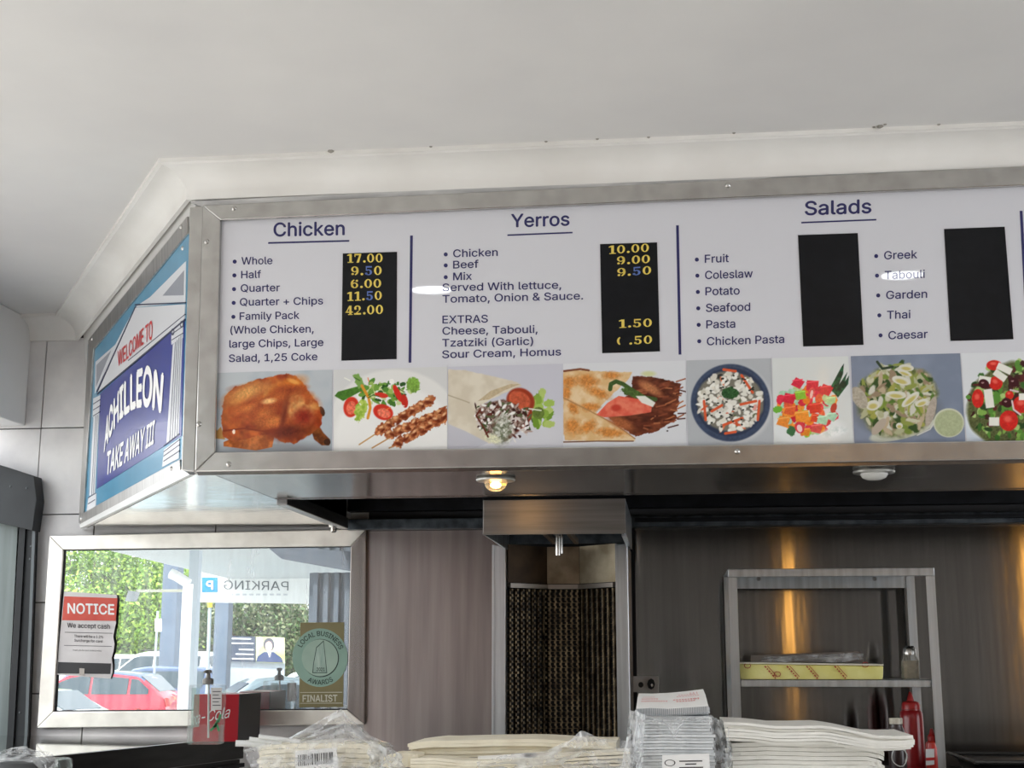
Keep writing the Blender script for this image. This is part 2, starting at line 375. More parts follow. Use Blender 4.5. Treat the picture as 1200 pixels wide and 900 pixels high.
# downlights in the soffit
def downlight(px, py, lit):
    p = ZP(SOF).at(px, py)
    t = thing('downlight', (p[0], p[1], SOF-.03), 'lit warm downlight with a bare glowing bulb under the soffit' if lit else 'unlit frosted downlight in the steel soffit at the right', 'downlight')
    MB().lathe((p[0], p[1], SOF-.006), [(.034, -.004), (.052, -.002), (.054, .002), (.050, .006)], 28).build('rim', mat('downlight_rim', (205, 205, 200), .3, .7), t, smooth=True)
    if lit:
        MB().lathe((p[0], p[1], SOF-.036), [(.001, 0), (.014, .002), (.026, .010), (.031, .021), (.031, .032)], 20).build('glass_bowl', CLEAR, t, smooth=True)
        MB().lathe((p[0], p[1], SOF-.028), [(.001, 0), (.010, .002), (.016, .008), (.014, .014), (.008, .018)], 16).build('bulb', mat('bulb_glow', (255, 190, 110), .5, emis=(255, 176, 84), es=9), t, smooth=True)
        l = bpy.data.lights.new('bulb_light', 'POINT'); l.energy = .05; l.color = (1, .68, .35); l.shadow_soft_size = .03
        lo = bpy.data.objects.new('bulb_light', l); COL.objects.link(lo); lo.parent = t; lo.location = (0, 0, -.015)
        MB().box(p[0]-.02, p[0]+.02, p[1]+.056, p[1]+.070, SOF-.012, SOF).build('lamp_socket', mat('socket_glow', (220, 180, 90), .4, emis=(255, 190, 70), es=1.0), t)  # socket emits a warm glow of its own beside the bulb
    else:
        MB().lathe((p[0], p[1], SOF-.026), [(.001, 0), (.018, .001), (.030, .006), (.035, .014), (.036, .021)], 22).build('frosted_lens', mat('frosted_lens', (226, 226, 220), .25), t, smooth=True)
downlight(581, 560.5, True); downlight(1024, 551, False)

# ================================================================== menu board
board = thing('menu_board', (0, 3.45, 2.08), 'long white menu board of a takeaway in a screwed steel frame', 'menu board')
PB = .004      # face of the white panel above the plane
slab('board_panel', BOARD, [(250, 250), (1262, 208), (1262, 520), (246, 536)], BOARDW, board, f=PB, b=-.012)
slab('frame_rail', BOARD, [(237, 241), (1262, 191.5), (1262, 214.5), (258, 258)], S_FRAME, board, f=.018, b=-.01, bevel=.003)
slab('frame_rail', BOARD, [(252, 530), (1262, 515), (1262, 537.5), (228, 553)], S_FRAME, board, f=.018, b=-.01, bevel=.003)
slab('frame_rail', BOARD, [(237.5, 241), (258, 258), (252, 530), (228, 553)], S_FRAME, board, f=.0175, b=-.01, bevel=.003)
slab('top_flashing', BOARD, [(222, 236), (1262, 186), (1262, 192.5), (236, 242)], mat('flashing', (208, 208, 206), .4, c2=(170, 170, 170), scale=14, stretch=(.5, 3, 3)), board, f=.010, b=-.01)
slab('bottom_flashing', BOARD, [(230, 552), (1262, 537), (1262, 542), (232, 557)], S_SOF, board, f=.006, b=-.01)
for px, py in [(274, 244), (853, 217), (242, 283), (268, 544), (864, 529), (233, 497)]:
    sc = MB(); c = BOARD.at(px, py, .018); u = BOARD.n
    sc.tube(c, c+u*.003, .0075, .006, 12); sc.tube(c+u*.003, c+u*.006, .006, .002, 12); sc.build('screw', SCREW, board, smooth=True)
TX = PB+.0006
def bt(st, xl, yl, xr, yr, h, m=NAVY, bold=.010, parent=None, **k): return text(st, [(xl, yl), (xr, yr)], h, BOARD, m, parent or board, off=TX, bold=bold, **k)
def strip(x0, y0, x1, y1, th, m=NAVY, name='rule', vert=False):
    pts = [(x0, y0), (x1, y1), (x1, y1+th), (x0, y0+th)] if not vert else [(x0, y0), (x0+th, y0), (x1+th, y1), (x1, y1)]
    return slab(name, BOARD, pts, m, board, f=TX, b=PB-.001)
HB_ = .03
bt('Chicken', 320.5, 276.9, 404, 275.2, 15.6, bold=HB_*.5); strip(314.2, 283.7, 409.4, 281.2, 2)
bt('Yerros', 598.7, 266.2, 667.5, 264, 15, bold=HB_*.5); strip(594.6, 274.7, 671, 271.6, 1.8)
bt('Salads', 943, 252, 1021.3, 249.4, 15.8, bold=HB_*.5); strip(939, 260, 1027, 256.5, 1.8)
for a in [('Whole', 282.9, 310, 319.3, 309.4), ('Half', 282.5, 326.2, 306, 325.6), ('Quarter', 282, 342, 328, 341.2), ('Quarter + Chips', 281, 358.2, 378.6, 356.6), ('Family Pack', 280.8, 374.9, 350.8, 373.5),
          ('(Whole Chicken,', 269.9, 391, 367.6, 389.5), ('large Chips, Large', 268.7, 407.4, 379, 405.3), ('Salad, 1,25 Coke', 268.2, 424.2, 372, 422)]: bt(*a, 8.6)
for a in [('Chicken', 531, 301.4, 583.3, 299.8), ('Beef', 531, 314.6, 560.8, 313.6), ('Mix', 531, 328.4, 553, 327.7), ('Served With lettuce,', 518.4, 341.3, 657.8, 338.1), ('Tomato, Onion & Sauce.', 518.4, 354.8, 683.4, 350.8),
          ('EXTRAS', 518.4, 378.9, 571.8, 377.8), ('Cheese, Tabouli,', 518.4, 392.2, 630, 390), ('Tzatziki (Garlic)', 518.1, 406.2, 624.8, 404), ('Sour Cream, Homus', 518.1, 419.7, 657.6, 416.4)]: bt(*a, 8.8)
for a in [('Fruit', 825.9, 308, 854.2, 307), ('Coleslaw', 826.2, 327, 882.2, 325), ('Potato', 826.6, 346, 866.9, 345), ('Seafood', 827.2, 365.5, 879.2, 364), ('Pasta', 827.6, 384.8, 861.7, 383.8), ('Chicken Pasta', 828.3, 404.6, 919.1, 401.8),
          ('Greek', 1036, 303.9, 1075, 302.5), ('Tabouli', 1036.7, 327, 1083.8, 325.6), ('Garden', 1038.4, 350.4, 1086.6, 348.9), ('Thai', 1039.4, 373.7, 1067, 372.9), ('Caesar', 1041, 397.6, 1087.2, 395.9)]: bt(*a, 9.3)
for x, y in [(275, 306.6), (274.6, 322.7), (274.2, 338.8), (273.8, 354.9), (273.4, 371.3), (522.3, 298.1), (522.3, 311), (522.3, 324.8), (816.6, 304.2), (817.2, 323), (817.8, 342.1), (818.3, 361.3), (818.8, 380.7), (819.4, 399.9),
             (1026.8, 300.1), (1027.8, 323), (1029.2, 346.2), (1030.5, 369.5), (1031.9, 393)]:
    MB().disc(BOARD, x, y, 2.4, 2.4, TX, PB-.001, 12).build('bullet', NAVY, board)
strip(480.6, 276, 478.8, 425, 3.2, name='divider', vert=True); strip(792.3, 264, 795.3, 415.5, 3.2, name='divider', vert=True); strip(1195, 247, 1203, 402, 3.3, name='divider', vert=True)

# price numerals: seriffed outlines on the black panels
def numeral(ch):
    def ring(cx, cy, rx, ry, wx, wy, n=18, a0=0, a1=360, fl=None):
        f = []
        for k in range(n):
            ta, tb = math.radians(a0+(a1-a0)*k/n), math.radians(a0+(a1-a0)*(k+1)/n)
            f.append([(cx+rx*math.cos(ta), cy+ry*math.sin(ta)), (cx+rx*math.cos(tb), cy+ry*math.sin(tb)), (cx+(rx-wx)*math.cos(tb), cy+(ry-wy)*math.sin(tb)), (cx+(rx-wx)*math.cos(ta), cy+(ry-wy)*math.sin(ta))])
        return f
    R_ = lambda x0, y0, x1, y1: [(x0, y0), (x1, y0), (x1, y1), (x0, y1)]
    dot = lambda x, y, r: [(x+r*math.cos(t), y+r*math.sin(t)) for t in np.arange(10)*math.pi/5]
    if ch == '0': return ring(.36, .5, .36, .5, .2, .1)
    if ch == '1': return [R_(.22, .0, .46, 1), R_(.05, 0, .63, .1), [(.0, .78), (.22, .8), (.22, 1), (.0, .88)]]
    if ch == '.': return [dot(.15, .13, .13)]
    if ch == '9': return ring(.34, .68, .34, .32, .18, .09)+ring(.28, .5, .42, .5, .2, .1, 10, -75, 60)+[dot(.14, .17, .12)]
    if ch == '6': return ring(.36, .32, .34, .32, .18, .09)+ring(.42, .5, .42, .5, .2, .1, 10, 105, 240)+[dot(.58, .83, .12)]
    if ch == '5': return [R_(.12, .84, .66, 1), R_(.1, .5, .2, 1)]+ring(.34, .32, .34, .32, .2, .1, 16, -165, 140)+[dot(.13, .18, .12)]
    if ch == '4': return [R_(.38, 0, .6, 1), R_(0, .24, .74, .36), [(0, .24), (.38, 1), (.5, 1), (.12, .24)], R_(.26, 0, .72, .08)]
    if ch == '2': return ring(.33, .7, .33, .3, .2, .1, 12, -40, 180)+[[(.0, .02), (.5, .5), (.62, .55), (.3, .16)], R_(0, 0, .68, .18), dot(.13, .66, .12)]
    if ch == '7': return [R_(.0, .84, .68, 1), R_(0, .66, .1, 1), [(.2, 0), (.45, 0), (.68, .9), (.5, .9)]]
    if ch == '(': return ring(.36, .5, .36, .5, .2, .1, 8, 110, 250)
    return []
def price(st, xl, yl, xr, yr, h, parent, blue=()):
    adv = {'.': .42, '1': .74, '(': .5, ' ': .55}; tot = sum(adv.get(c, .86) for c in st); x = 0
    for i, ch in enumerate(st):
        w_ = adv.get(ch, .86)
        if ch != ' ':
            mb = MB()
            for poly in numeral(ch):
                P = []
                for a, b in poly:
                    u = (x+a)/tot; px = xl+(xr-xl)*u; py = yl+(yr-yl)*u-h*b; P.append(tuple(BOARD.at(px, py, PB+.0022)))
                mb.quad(*P)
            mb.build('numeral', BLUEN if i in blue else GOLD, parent, label='blue numeral five' if i in blue else None, fixn=False)
        x += w_
def ppanel(pts, lbl):
    return slab('price_panel', BOARD, pts, BLACKP, board, f=PB+.0016, b=PB-.001, label=lbl)
p1 = ppanel([(401.7, 297), (465.2, 295.1), (464.7, 420.7), (400.1, 422.6)], None)
price('17.00', 406.9, 308, 450, 307.4, 10.4, p1); price('9.50', 411.5, 322.9, 449, 322.1, 10.6, p1, (2,)); price('6.00', 411, 337.8, 448.4, 337, 10.4, p1)
price('11.50', 406.9, 352.8, 449, 351.3, 10.6, p1, (3,)); price('42.00', 404.8, 369.2, 450.5, 367.8, 10.8, p1)
p2 = ppanel([(703.2, 286), (770, 284), (773.4, 411.7), (705.7, 413.9)], None)
price('10.00', 713.4, 297.8, 762.3, 294.9, 9.8, p2); price('9.00', 723, 310.4, 763.6, 308, 9.8, p2); price('9.50', 723.4, 324.2, 765, 321.2, 9.8, p2, (2,))
price('1.50', 725.2, 384.4, 765.9, 382.8, 9.8, p2); price('( .50', 723, 404.6, 766, 402.6, 9.8, p2)
ppanel([(935.2, 275.5), (1005.2, 273.1), (1012, 404), (941.3, 406)], None); ppanel([(1106.4, 268.3), (1177.4, 265.6), (1187.7, 397.5), (1113.9, 399.5)], None)

# ------------------------------------------------------------------ printed food pictures (flat prints: colour only)
PRT = bpy.data.materials.new('food_print'); PRT.use_nodes = True
_n = PRT.node_tree.nodes; _a = _n.new('ShaderNodeAttribute'); _a.attribute_name = 'print'; PRT.node_tree.links.new(_a.outputs['Color'], _n['Principled BSDF'].inputs['Base Color'])
_n['Principled BSDF'].inputs['Roughness'].default_value = .12; _n['Principled BSDF'].inputs['Coat Weight'].default_value = .2
class Pic:
    def __init__(s, tl, tr, br, bl, bg, res=1.55):
        s.c = [np.array(p, float) for p in (tl, tr, br, bl)]
        W = max(tr[0]-tl[0], br[0]-bl[0]); H = max(bl[1]-tl[1], br[1]-tr[1]); s.nx = int(W*res); s.ny = int(H*res)
        u, v = np.meshgrid(np.linspace(0, 1, s.nx), np.linspace(0, 1, s.ny)); s.u, s.v = u, v
        P = ((1-u)*(1-v))[..., None]*s.c[0]+(u*(1-v))[..., None]*s.c[1]+(u*v)[..., None]*s.c[2]+((1-u)*v)[..., None]*s.c[3]
        s.X, s.Y = P[..., 0], P[..., 1]; s.I = np.ones((s.ny, s.nx, 3))*np.array(bg, float)
    def noise(s, sc, seed=0, sx=1, sy=1, rot=0):
        r = np.random.RandomState(seed); L = r.rand(96, 96); out = 0; amp = 1; tot = 0
        cr, sr = math.cos(rot), math.sin(rot); X = s.X*cr+s.Y*sr; Y = -s.X*sr+s.Y*cr
        for o in range(3):
            x = (X/(sc*sx)*2**o) % 95; y = (Y/(sc*sy)*2**o) % 95; i = x.astype(int); j = y.astype(int); fx = x-i; fy = y-j
            fx = fx*fx*(3-2*fx); fy = fy*fy*(3-2*fy)
            out = out+amp*((L[j, i]*(1-fx)+L[j, (i+1) % 96]*fx)*(1-fy)+(L[(j+1) % 96, i]*(1-fx)+L[(j+1) % 96, (i+1) % 96]*fx)*fy); tot += amp; amp *= .55
        return out/tot
    def put(s, M, col, nz=0, sc=3, seed=1, col2=None, **k):
        col = np.array(col, float)*np.ones_like(s.I)
        if col2 is not None:
            n = np.clip((s.noise(sc, seed, **k)-.5)*3+.5, 0, 1)[..., None]; col = col*(1-n)+np.array(col2, float)*n
        if nz: col = col*(1+nz*(s.noise(sc*.6, seed+5, **k)[..., None]-.5)*2)
        M = np.clip(M, 0, 1)[..., None]; s.I = s.I*(1-M)+col*M; return s
    def ell(s, cx, cy, rx, ry, ang=0, col=(0, 0, 0), soft=.12, wob=0, **k):
        a = math.radians(ang); dx = s.X-cx; dy = s.Y-cy; x = (dx*math.cos(a)+dy*math.sin(a))/rx; y = (-dx*math.sin(a)+dy*math.cos(a))/ry
        d = np.sqrt(x*x+y*y)
        if wob: d = d+wob*(s.noise(max(2.5, min(rx, ry)*.6), int(cx*3+cy))-.5)
        return s.put((1-d)/soft+.5, col, **k)
    def poly(s, pts, col, soft=.7, wob=0, **k):
        P = np.array(pts, float); ins = np.zeros(s.X.shape, bool); dm = np.full(s.X.shape, 1e9); X, Y = s.X, s.Y
        if wob: X = X+wob*(s.noise(4, 3)-.5); Y = Y+wob*(s.noise(4, 9)-.5)
        for (ax, ay), (bx, by) in zip(P, np.roll(P, -1, 0)):
            c = ((ay > Y) != (by > Y)) & (X < (bx-ax)*(Y-ay)/((by-ay) or 1e-9)+ax); ins ^= c
            t = np.clip(((X-ax)*(bx-ax)+(Y-ay)*(by-ay))/((bx-ax)**2+(by-ay)**2+1e-9), 0, 1); dm = np.minimum(dm, np.hypot(X-ax-t*(bx-ax), Y-ay-t*(by-ay)))
        return s.put(np.where(ins, dm, -dm)/soft+.5, col, **k)
    def line(s, pts, wd, col, **k):
        M = np.zeros(s.X.shape)
        for (ax, ay), (bx, by) in zip(pts[:-1], pts[1:]):
            t = np.clip(((s.X-ax)*(bx-ax)+(s.Y-ay)*(by-ay))/((bx-ax)**2+(by-ay)**2+1e-9), 0, 1); M = np.maximum(M, (wd/2-np.hypot(s.X-ax-t*(bx-ax), s.Y-ay-t*(by-ay)))/.6+.5)
        return s.put(M, col, **k)
    def done(s, label):
        nx, ny = s.nx, s.ny
        V = np.array([BOARD.at(x, y, PB+.0008) for x, y in s.c])
        u = s.u[..., None]; v = s.v[..., None]
        P = np.array([BOARD.at(x, y, PB+.0008) for x, y in zip(s.X.ravel(), s.Y.ravel())]); P = P-np.array(wloc(board))
        me = bpy.data.meshes.new('food_picture'); me.vertices.add(nx*ny); me.vertices.foreach_set('co', P.ravel())
        i = np.arange(ny-1)[:, None]*nx+np.arange(nx-1)[None]; q = np.stack([i+nx, i+nx+1, i+1, i], -1).reshape(-1, 4); nq = len(q)
        me.loops.add(nq*4); me.loops.foreach_set('vertex_index', q.ravel()); me.polygons.add(nq); me.polygons.foreach_set('loop_start', np.arange(nq)*4); me.update()
        c = me.color_attributes.new('print', 'FLOAT_COLOR', 'POINT'); L_ = lin(np.clip(s.I*1.04, 0, 255)).reshape(-1, 3); c.data.foreach_set('color', np.concatenate([L_, np.ones((nx*ny, 1))], 1).ravel())
        me.materials.append(PRT); o = bpy.data.objects.new('food_picture', me); COL.objects.link(o); o.parent = board; prop(o, label)
def ty(x): return 437-.0264*(x-253)
def by(x): return 533-.0148*(x-252)
def newpic(x0, x1, xb0, xb1, bg, y=0): return Pic((x0, ty(x0)+y), (x1, ty(x1)+y), (xb1, by(xb1)), (xb0, by(xb0)), bg)
R1 = random.Random(3)
# 1 roast chicken
P = newpic(254, 389.5, 251, 389, (176, 184, 190)); P.put(np.ones(P.X.shape)*.5, (188, 193, 196), col2=(160, 172, 182), sc=30)
P.ell(325, 527, 60, 9, 0, (140, 144, 148), soft=.8)
P.poly([(262, 523), (262, 518), (285, 508), (322, 509), (319, 524), (300, 528)], (150, 74, 24), col2=(186, 104, 44), sc=6, nz=.2)
P.poly([(253, 506), (259, 500), (264, 515), (254, 514)], (176, 130, 66))
P.poly([(364, 502), (374, 499), (379, 507), (387, 515), (386, 522), (377, 522), (368, 515)], (130, 70, 26), col2=(90, 44, 18), sc=5); P.ell(383.5, 518, 4, 4, 0, (60, 34, 20))
P.ell(377, 482, 3.5, 6, -20, (70, 44, 28))
P.poly([(261, 512), (259, 490), (263, 465), (274, 454), (300, 445), (335, 438), (347, 441), (358, 452), (363, 462), (372, 472), (378, 487), (376, 500), (362, 510), (345, 520), (328, 517), (318, 509), (295, 512), (275, 518)], (170, 84, 32), wob=3, col2=(134, 50, 20), sc=11, nz=.22, seed=4, soft=1.2)
P.ell(300, 463, 34, 12, -16, (204, 136, 66), soft=.9, col2=(172, 84, 34), sc=8, nz=.15)
P.ell(285, 483, 20, 12, -30, (186, 96, 40), soft=1.0, nz=.2, sc=7); P.ell(335, 455, 22, 9, -25, (206, 116, 40), soft=.9, nz=.15)
P.ell(354, 474, 19, 14, 20, (216, 150, 72), soft=.8, col2=(170, 64, 24), sc=7, nz=.18, seed=8)
P.ell(352, 486, 11, 10, 0, (146, 38, 18), soft=.9, nz=.2); P.ell(337, 502, 24, 12, -5, (96, 34, 16), soft=.9, nz=.2); P.ell(316, 480, 6, 9, 10, (104, 30, 12), soft=.9)
P.ell(322, 492, 8, 18, 15, (132, 48, 16), soft=1.0); P.line([(334, 478), (338, 466), (352, 460)], 2, (150, 70, 24)); P.line([(262, 505), (285, 502), (315, 506)], 2, (126, 48, 16))
for k in range(34): P.ell(R1.uniform(272, 358), R1.uniform(454, 498), R1.uniform(4, 10), R1.uniform(2, 4), R1.uniform(-40, 0), R1.choice([(198, 118, 54), (152, 66, 28), (180, 92, 40), (140, 56, 24)]), soft=3, nz=.25, sc=2)
P.ell(352, 480, 17, 18, 10, (170, 84, 40), soft=.7, col2=(210, 150, 88), sc=9, nz=.2); P.ell(356, 488, 10, 9, 0, (132, 38, 22), soft=1.2, nz=.2); P.ell(333, 487, 3, 20, 12, (112, 42, 20), soft=1.6); P.ell(290, 459, 20, 7, -18, (214, 152, 82), soft=1.4, nz=.2)
P.ell(315, 470, 8, 3, -10, (232, 176, 110), soft=.9, nz=.2); P.ell(274, 506, 1.6, 2.6, 0, (250, 226, 200)); P.ell(344, 447, 7, 2.5, 20, (226, 156, 74), soft=.8)
P.done('roast chicken picture')
# 2 skewers with salad
P = newpic(391, 524, 391, 524, (206, 207, 206)); P.ell(462, 505, 80, 72, 0, (222, 222, 219), soft=.05); P.ell(462, 512, 70, 60, 0, (232, 232, 229), soft=.1)
for k in range(70):
    a = R1.uniform(0, 6.3); r = R1.random()**.6; P.ell(450+30*r*math.cos(a), 460+16*r*math.sin(a), R1.uniform(2, 6), R1.uniform(1.5, 3.5), R1.uniform(0, 180), R1.choice([(66, 116, 44), (110, 154, 62), (44, 86, 34), (150, 180, 90), (84, 136, 52), (196, 206, 150)]), wob=.6)
P.poly([(392, 464), (396, 459), (422, 452), (424, 458), (402, 470)], (70, 118, 40), nz=.2); P.poly([(413, 440), (420, 438), (428, 452), (421, 456)], (120, 160, 80), wob=3)
P.ell(411.5, 477, 9, 12, 10, (206, 56, 38)); P.ell(411.5, 478, 5.5, 8, 10, (226, 110, 84), nz=.3); P.ell(449, 483, 12, 9, 20, (206, 50, 34)); P.ell(450, 484, 8, 5.5, 20, (226, 116, 90), nz=.3)
P.ell(423, 480, 7, 13, 15, (140, 176, 60), wob=.7, col2=(186, 206, 100), sc=3); P.line([(424, 452), (432, 466), (434, 478), (431, 490)], 3.2, (214, 146, 48))
P.ell(466, 461, 11, 3.5, 65, (206, 44, 32)); P.ell(447, 463, 8, 3, 10, (204, 52, 36)); P.ell(474, 470, 4, 8, -10, (190, 44, 30)); P.ell(459, 447, 3, 3, 0, (240, 240, 236)); P.ell(484, 452, 8, 10, 20, (122, 164, 66), wob=.8, nz=.25)
for k in range(14): x = R1.uniform(410, 480); y = R1.uniform(445, 480); P.line([(x, y), (x+R1.uniform(-8, 8), y+R1.uniform(-5, 5))], 1.1, R1.choice([(236, 238, 226), (60, 100, 40), (226, 120, 50)]))
P.line([(421, 521), (450, 502)], 1.6, (190, 150, 96)); P.line([(436, 525), (470, 505)], 1.6, (180, 136, 84)); P.line([(456, 525), (466, 521)], 1.6, (180, 136, 84)); P.line([(516, 479), (523.5, 476)], 1.4, (180, 140, 90))
for (ax, ay, bx, by_) in ((447, 503, 503, 470), (458, 509, 516, 484), (468, 518, 522, 488)):
    for t in np.linspace(0, 1, 7):
        x = ax+(bx-ax)*t; y = ay+(by_-ay)*t; P.ell(x, y, 8.5, 5.4, -40+R1.uniform(-25, 25), (196, 130, 84), wob=1.0, col2=(140, 68, 36), sc=4, nz=.25, seed=int(x)); P.ell(x+R1.uniform(-2, 3), y+R1.uniform(0, 3), 4.4, 1.8, R1.uniform(-60, 20), (104, 40, 20), soft=.9); P.ell(x-1.5+R1.uniform(-2, 2), y-2.5, 2.8, 1.3, R1.uniform(-60, 20), (226, 176, 128), soft=.9)
P.done('chicken skewers picture')
# 3 wrap with white sauce
P = newpic(525, 659.5, 525, 660, (196, 196, 206)); P.ell(600, 515, 80, 40, 0, (206, 206, 212), soft=.7)
P.poly([(525, 433), (545, 434), (578, 441), (607, 448), (611, 452), (575, 468), (562, 477), (560, 492), (573, 510), (575, 520), (560, 516), (525, 496)], (218, 210, 192), col2=(206, 196, 176), sc=14, wob=1.5)
P.poly([(525, 497), (545, 505), (572, 519), (560, 524), (525, 524)], (190, 190, 198))
P.line([(525, 463), (545, 470), (550, 472)], 1.4, (176, 164, 140)); P.poly([(560, 470), (575, 458), (598, 450), (610, 450), (590, 458), (573, 468)], (190, 172, 140), nz=.1)
for k in range(26): P.ell(R1.uniform(622, 645), R1.uniform(453, 498), R1.uniform(4, 7), R1.uniform(3, 6), R1.uniform(0, 180), R1.choice([(134, 166, 66), (160, 188, 90), (110, 146, 50), (176, 196, 110)]), wob=.7)
P.ell(610, 470, 17, 15, 30, (150, 56, 34)); P.ell(609, 469, 13.5, 10, 30, (186, 86, 56), nz=.2, sc=4); P.ell(614, 491, 7, 14, 35, (146, 54, 34)); P.ell(631, 484, 7, 7, 0, (96, 116, 50), nz=.2)
P.poly([(557, 482), (568, 473), (590, 468), (604, 474), (620, 490), (608, 506), (592, 518), (576, 512), (564, 498)], (98, 66, 56), soft=2, nz=.4, sc=2, col2=(150, 132, 122))
for k in range(230):
    t = R1.random(); x = 560+t*64+R1.uniform(-3, 3); yt = 476-8*math.sin(t*3) + t*8; yb = 500+20*min(1, t*2)-max(0, t-.6)*40; y = R1.uniform(yt, max(yt+6, yb))
    P.ell(x, y, R1.uniform(1.5, 4.5), R1.uniform(.8, 1.8), R1.uniform(0, 180), R1.choice([(226, 222, 218), (206, 196, 190), (96, 44, 36), (60, 32, 28), (90, 96, 66), (176, 154, 144), (236, 234, 230), (70, 84, 50)]), soft=.5)
P.poly([(556, 482), (566, 472), (590, 466), (604, 474), (618, 492), (606, 508), (590, 519), (572, 512), (562, 498)], (120, 84, 74), soft=5, nz=.4, sc=2, col2=(176, 160, 150)) if False else P.ell(588, 504, 11, 16, 0, (206, 206, 196), soft=.8, col2=(110, 116, 92), sc=3, nz=.2)
P.ell(577, 514, 10, 5, 20, (216, 216, 186), soft=.6, nz=.2); P.line([(563, 480), (558, 487), (566, 500), (572, 512)], 2, (96, 40, 28)); P.line([(620, 479), (634, 481)], 1.5, (220, 224, 206))
P.done('wrap with creamy sauce picture')
# 4 toasted flatbread with beef
P = newpic(660, 803.5, 660, 804.5, (214, 216, 220))
P.poly([(660, 434), (688, 434), (718, 436), (741, 436), (735, 446), (717, 463), (697, 483), (722, 498), (742, 512), (745, 517), (700, 517), (662, 516), (660, 500)], (226, 200, 160), col2=(214, 176, 124), sc=9, wob=1.5)
for (x, y, a, b, c) in ((688, 446, 13, 7, 10), (701, 460, 14, 5, 20), (668, 448, 9, 6, 0), (672, 478, 8, 5, 60), (693, 477, 10, 5, 0), (670, 500, 10, 9, 0), (715, 507, 16, 5, 5), (717, 440, 10, 4, 0), (690, 500, 6, 9, 60), (664, 460, 5, 8, 0)):
    P.ell(x, y, a, b, c, (200, 132, 66), soft=.9, wob=.8, nz=.2)
P.line([(660, 466), (690, 481), (722, 498), (744, 514)], 1.5, (176, 130, 84)); P.line([(660, 435), (680, 432.5), (690, 434)], 2.4, (120, 66, 40))
P.poly([(741, 441), (760, 441), (775, 444), (799, 449), (795, 462), (796, 474), (790, 485), (795, 490), (770, 505), (745, 511), (735, 505), (715, 491), (706, 484), (725, 470), (740, 460)], (118, 62, 40), col2=(84, 40, 26), sc=6, nz=.3, wob=3, sx=2)
for k in range(40): x = R1.uniform(742, 795); y = R1.uniform(446, 502); P.line([(x, y), (x+R1.uniform(4, 12), y+R1.uniform(-5, 3))], 1.6, R1.choice([(150, 86, 56), (170, 104, 66), (76, 36, 26), (134, 70, 44)]))
P.ell(762, 455, 14, 5, 30, (176, 112, 72), soft=.8, nz=.2); P.ell(728, 496, 16, 6, 25, (160, 92, 54), soft=.8, nz=.2)
P.poly([(699, 486), (712, 472), (725, 464), (750, 468), (764, 476), (763, 483), (738, 487), (708, 489)], (216, 92, 72), col2=(226, 124, 98), sc=7); P.ell(722, 478, 6, 4, 0, (190, 64, 48), soft=.6)
P.line([(715, 456), (716, 450), (722, 447), (730, 450), (742, 458), (755, 466), (768, 468)], 5, (62, 86, 40), nz=.2); P.ell(742, 461, 16, 4.5, 20, (72, 98, 46), wob=.7, nz=.3); P.poly([(745, 464), (756, 464), (768, 472), (765, 477), (752, 472)], (226, 226, 216))
P.ell(760, 438, 8, 3, 0, (206, 210, 160), soft=.8); P.line([(660, 518), (700, 517), (742, 517)], 1.4, (110, 66, 40)); P.ell(782, 505, 1.2, 1.2, 0, (80, 80, 80))
P.done('toasted beef flatbread picture')
# 5 seafood salad on a blue plate
P = newpic(804.5, 903.5, 806.5, 906, (178, 182, 186)); P.ell(860, 474, 46, 46, 0, (196, 198, 200), soft=.1)
P.ell(856, 472, 46.5, 45.5, 0, (62, 74, 98), soft=.04, nz=.12, sc=5); P.ell(856, 471, 41, 40, 0, (48, 58, 80), soft=.05); P.ell(855, 471, 38, 36, 0, (120, 116, 104), soft=.08, wob=.2)
for k in range(230):
    a = R1.uniform(0, 6.3); r = R1.random()**.5; x = 855+37*r*math.cos(a); y = 471+35*r*math.sin(a)
    c = R1.choice([(226, 224, 214), (216, 214, 204), (236, 234, 226), (200, 196, 180), (228, 222, 208), (216, 116, 76), (206, 90, 56), (96, 104, 74), (54, 52, 50), (222, 160, 148)]) if k % 4 == 0 else R1.choice([(226, 224, 214), (236, 234, 226), (212, 208, 196)])
    el = c[0]-c[2] > 90; P.ell(x, y, R1.uniform(4, 8) if el else R1.uniform(2, 4.6), R1.uniform(1, 1.6) if el else R1.uniform(1.4, 3), R1.uniform(0, 180), c, soft=.4, wob=.4)
for (x0, y0, x1, y1) in ((825, 470, 827, 492), (869, 440, 882, 460), (868, 474, 886, 470), (848, 498, 870, 490), (850, 508, 862, 506), (890, 470, 888, 492), (848, 433, 862, 435), (834, 482, 846, 475)): P.line([(x0, y0), (x1, y1)], 3, (214, 92, 54))
for k in range(40): a = R1.uniform(0, 6.3); r = R1.random()**.5; P.ell(855+34*r*math.cos(a), 471+32*r*math.sin(a), 1.5, 1.1, 0, (50, 54, 46))
P.ell(855.5, 460.5, 10, 7, 0, (48, 84, 46), wob=.5, nz=.4, sc=2)
P.done('seafood salad on a blue plate picture')
